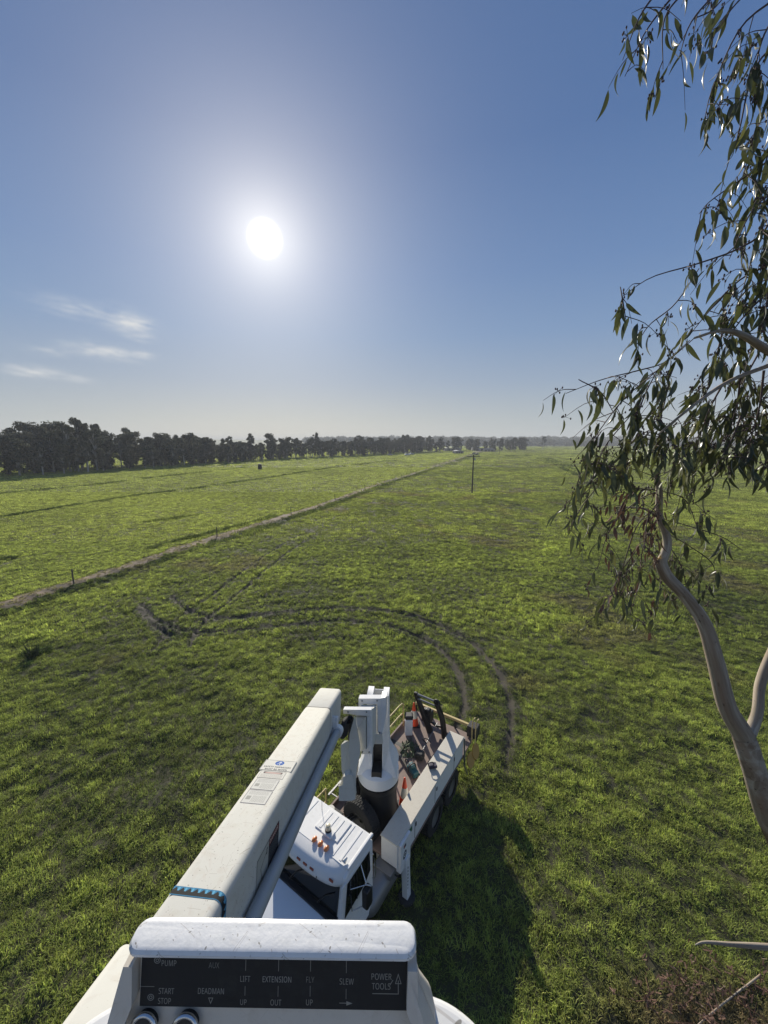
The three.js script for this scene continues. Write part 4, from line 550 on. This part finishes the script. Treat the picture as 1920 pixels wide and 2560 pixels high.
mesh('high_limb', tubeOf([L(1880, 900, 3), L(1720, 790, 2.3), L(1650, 752, 2.2), L(1600, 722, 2.2), L(1560, 714, 2.25), L(1500, 730, 2.4)], [R(26, 3), R(18, 3), R(14, 3), R(11, 3), R(8, 3), R(4, 3)], 8, 26), limbMat, gum);
mesh('high_limb', tubeOf([L(1760, 760, 2.9), L(1660, 790, 2.3), L(1560, 832, 2.25), L(1480, 890, 2.3), L(1420, 940, 2.4)], [R(12, 3), R(8, 3), R(7, 3), R(5, 3), R(3, 3)], 7, 24), limbMat, gum);
mesh('high_limb', tubeOf([V(4.0, 9.5, -3.2), V(4.0, 11.6, -2.9), V(3.3, 13, -2.6), V(2.4, 13.6, -2.3)], [.09, .07, .05, .03], 8, 20), limbMat, gum);
// drooping twigs in photo directions: [points], depth, leaves, share of dead leaves
const tw = [
  [[1480, -40], [1400, 60], [1350, 165], 2.4, 11], [[1420, -20], [1380, 40], [1345, 130], 2.35, 8], [[1500, -40], [1436, 40], [1432, 150], 2.5, 9], [[1560, -30], [1486, 62], [1468, 120], 2.5, 6], [[1500, 40], [1540, 20], [1590, -40], 2.6, 5],
  [[1700, -20], [1600, 60], [1540, 190], [1522, 255], 2.4, 22], [[1690, 80], [1625, 160], [1595, 290], [1575, 340], 2.3, 24], [[1700, 170], [1645, 250], [1605, 380], 2.5, 22], [[1690, 10], [1645, 90], [1620, 220], 2.2, 20], [[1640, -40], [1580, 20], [1535, 90], 2.6, 12],
  [[1700, 320], [1620, 375], [1540, 430], [1510, 462], 2.5, 20], [[1700, 400], [1625, 455], [1575, 560], 2.4, 24], [[1690, 440], [1640, 520], [1600, 640], 2.3, 26], [[1700, 470], [1610, 530], [1505, 570], [1405, 600], [1345, 640], 2.4, 9], [[1700, 560], [1605, 600], [1525, 680], [1485, 730], 2.5, 26], [[1700, 600], [1610, 680], [1545, 770], 2.4, 28], [[1510, 580], [1455, 660], [1405, 700], [1375, 745], 2.45, 14], [[1340, 620], [1345, 650], [1352, 690], 2.4, 8], [[1690, 660], [1640, 720], [1600, 830], 2.6, 26], [[1700, 250], [1660, 330], [1640, 450], 2.3, 22], [[1700, 520], [1665, 600], [1650, 720], 2.2, 24],
  [[1500, 730], [1440, 780], [1380, 800], [1300, 820], [1222, 850], 2.6, 22], [[1250, 820], [1300, 850], [1330, 900], 2.55, 12], [[1490, 735], [1420, 800], [1350, 860], [1295, 930], [1272, 965], 2.55, 24], [[1420, 800], [1390, 860], [1370, 930], 2.6, 22], [[1450, 780], [1440, 850], [1420, 930], 2.7, 24], [[1560, 832], [1530, 890], [1500, 980], 2.6, 30], [[1600, 810], [1590, 880], [1560, 980], 2.7, 32], [[1650, 800], [1640, 880], [1610, 980], 2.5, 32], [[1480, 890], [1440, 930], [1400, 990], 2.6, 30], [[1420, 920], [1370, 950], [1330, 1010], 2.6, 26], [[1700, 850], [1680, 920], [1650, 1010], 2.6, 30], [[1540, 880], [1520, 940], [1470, 1010], 2.75, 30], [[1690, 900], [1630, 930], [1560, 1000], 2.7, 30], [[1600, 900], [1580, 950], [1545, 1010], 2.5, 24], [[1360, 900], [1310, 960], [1280, 1030], 2.6, 22], [[1300, 930], [1270, 980], [1245, 1050], 2.65, 18], [[1560, 720], [1540, 800], [1520, 870], 2.8, 26], [[1640, 760], [1600, 840], [1590, 900], 2.9, 28],
  [[1418, 1030], [1340, 1008], [1290, 1040], [1240, 1090], 2.95, 16], [[1416, 1024], [1380, 1000], [1300, 1010], [1250, 1000], 2.9, 16], [[1300, 1040], [1260, 1090], [1225, 1150], 2.95, 14], [[1424, 1060], [1380, 1080], [1320, 1140], [1290, 1230], 2.9, 26, .6], [[1424, 1090], [1380, 1130], [1350, 1210], [1330, 1290], 2.95, 28, .55], [[1424, 1110], [1390, 1180], [1380, 1260], [1360, 1330], 3.1, 26, .25], [[1424, 1080], [1400, 1120], [1390, 1200], 2.85, 26, .8], [[1424, 1060], [1370, 1060], [1330, 1110], 2.85, 24, .85], [[1440, 1160], [1430, 1230], [1420, 1320], 3.15, 20, .1], [[1430, 1060], [1480, 1080], [1510, 1150], 2.95, 14], [[1438, 1150], [1490, 1180], [1540, 1220], [1548, 1260], 3.1, 16], [[1430, 1120], [1500, 1140], [1560, 1160], [1605, 1190], 3.05, 9], [[1440, 1170], [1470, 1220], [1490, 1300], 3.15, 16], [[1424, 1030], [1470, 1010], [1510, 1030], 2.9, 18], [[1380, 1180], [1340, 1240], [1310, 1320], 3.1, 18, .1],
];
for (let i = 0; i < 22; i++) { const x = rr(1700, 1960), y = rr(-60, 1000); tw.push([[x + 60, y - 60], [x + 20, y + 20], [x - 20, y + 140], rr(2.3, 2.9), 22]); }   // the crown goes on past the frame
const leafGeo = [[.17, .16], [.15, -.12], [.21, .05], [.165, .24]].map(([w, curve]) => { // curved, slightly folded gum leaf hanging from its stalk, 1 long
  const pos = [], idx = [], n = 7; for (let i = 0; i <= n; i++) { const t = i / n, y = -.1 - .9 * t, hw = w * .5 * Math.pow(Math.sin(Math.PI * Math.pow(t, .72)), .85) + .004, cx = curve * (t * t - .2 * t), fold = hw * .35, dz = .10 * Math.sin(t * 3); pos.push(cx - hw, y, dz + fold, cx, y, dz, cx + hw, y, dz + fold); }
  for (let i = 0; i < n; i++) for (const k of [0, 1]) { const a = i * 3 + k, b = a + 3; idx.push(a, b, a + 1, b, b + 1, a + 1); }
  pos.push(0, 0, 0, .012, 0, 0); const m = pos.length / 3; idx.push(m - 2, 1, m - 1); const g = new THREE.BufferGeometry(); g.setAttribute('position', new THREE.Float32BufferAttribute(pos, 3)); g.setIndex(idx); g.computeVertexNormals(); return flat(g); });
{ const twigs = [], buds = [], leaves = [];
  const addLeaf = (p, dir, dead) => { const q = new THREE.Quaternion().setFromUnitVectors(V(0, -1, 0), dir.normalize()).multiply(new THREE.Quaternion().setFromAxisAngle(V(0, 1, 0), rr(0, 6.283))), l = dead ? rr(.07, .12) : rr(.085, .185); leaves.push({ p, q, l, g: Math.floor(rnd() * 4), dead, m: Math.floor(rnd() * 4), d: p.distanceTo(camera.position) }); };
  for (const t of tw) {
    const pts = t.filter(Array.isArray), [d, n, dead = 0] = t.slice(pts.length), P3 = pts.map(([x, y], i) => L(x, y, d + rr(-.1, .1) + i * .02)), c = new THREE.CatmullRomCurve3(P3);
    twigs.push(tubeOf(P3, [pts[0][0] < 1560 && pts[0][1] > 0 ? .003 : .0075, .0045, .002], 5, 14));
    const subs = Math.max(3, Math.round(n / 2.6));
    for (let k = 0; k < subs; k++) {
      const u = lerp(.18, 1, (k + rr(.2, .8)) / subs), a = c.getPoint(Math.min(1, u)), len = rr(.08, .26), side = V(rr(-1, 1), rr(-.9, .25), rr(-1, 1)).normalize(), e = a.clone().addScaledVector(side, len).add(V(0, -len * .35, 0)), m = a.clone().lerp(e, .5).add(V(0, .03, 0));
      twigs.push(tubeOf([a, m, e], [.0032, .0022, .0013], 4, 6)); const cc = new THREE.CatmullRomCurve3([a, m, e]);
      const per = Math.max(1, Math.round(n / subs * rr(1.0, 1.75) * (n > 19 ? 1.15 : 1)));
      for (let j = 0; j < per; j++) addLeaf(cc.getPoint(Math.min(1, (j + 1) / per)), V(rr(-.55, .55), -1, rr(-.55, .55)).addScaledVector(side, .25), rnd() < dead);
      if (rnd() < .7) { const b = cc.getPoint(rr(.4, 1)); for (let j = 0; j < 5; j++) { const s = V(rr(-1, 1), rr(-1, 1), rr(-1, 1)).multiplyScalar(.028); twigs.push(rod(b, b.clone().add(s), .0014, .0012, 4)); buds.push(new THREE.SphereGeometry(.0055, 6, 5).scale(1, 1.5, 1).translate(...b.clone().add(s).toArray())); } }
    }
  }
  const tm = mesh('twigs', merge(twigs), twigMat, gum); tm.userData.kind = 'stuff'; const bm = mesh('buds', merge(buds), twigMat, gum); bm.userData.kind = 'stuff';
  const ndc = p => { const v = p.clone().sub(camera.position); const dd = -v.z * cp - v.y * sp; return Math.abs(v.x / dd) < 1.02 && Math.abs((-v.z * sp + v.y * cp) / dd) < 1.36; };
  leaves.sort((a, b) => (ndc(b.p) ? b.l / b.d : 0) - (ndc(a.p) ? a.l / a.d : 0));
  const rest = [[], []], m4 = new THREE.Matrix4();
  leaves.forEach((f, i) => {
    if (i < 300) { const m = mesh('leaf', leafGeo[f.g], f.dead ? deadMat : leafMats[f.m], gum); m.position.copy(f.p); m.quaternion.copy(f.q); m.scale.setScalar(f.l); }
    else (f.dead ? rest[1] : rest[0]).push(leafGeo[f.g].clone().applyMatrix4(m4.compose(f.p, f.q, V(f.l, f.l, f.l))));
  });
  const fm = mesh('foliage', merge(rest[0]), leafMats[0], gum); fm.userData.kind = 'stuff'; if (rest[1].length) { const dm = mesh('dead_foliage', merge(rest[1]), deadMat, gum); dm.userData.kind = 'stuff'; tag(dm, 'reddish brown dead leaves among the green'); }
}
{ // dead brushwood on the ground under the gum
  const t = thing('fallen_branch', 'fallen branch with dry reddish brown twigs on the grass', 'branch', null, [6.2, .05, -5.6]), s = [], lv = [];
  for (let i = 0; i < 90; i++) { const a = V(rr(-1.4, 1.6), rr(0, .15), rr(-.5, .9)), b = a.clone().add(V(rr(-.7, .7), rr(.02, .35), rr(-.6, .6))); s.push(rod(a, b, .008, .002, 4)); for (let k = 0; k < 5; k++) { const g = new THREE.PlaneGeometry(.025, .12); g.rotateX(rr(-2, 2)); g.rotateY(rr(0, 6.3)); lv.push(g.translate(...a.clone().lerp(b, rnd()).add(V(rr(-.05, .05), 0, rr(-.05, .05))).toArray())); } }
  mesh('branch_wood', tubeOf([V(-1.2, .1, .6), V(0, .14, .1), V(1.6, .1, -.5)], [.006, .014, .02], 7), darkLimb, t); const a = mesh('dry_twigs', merge(s), S(rgb(.12, .06, .04), .9), t), b = mesh('dry_leaves', merge(lv), deadMat, t); a.userData.kind = b.userData.kind = 'stuff';
}
renderer.render(scene, camera);
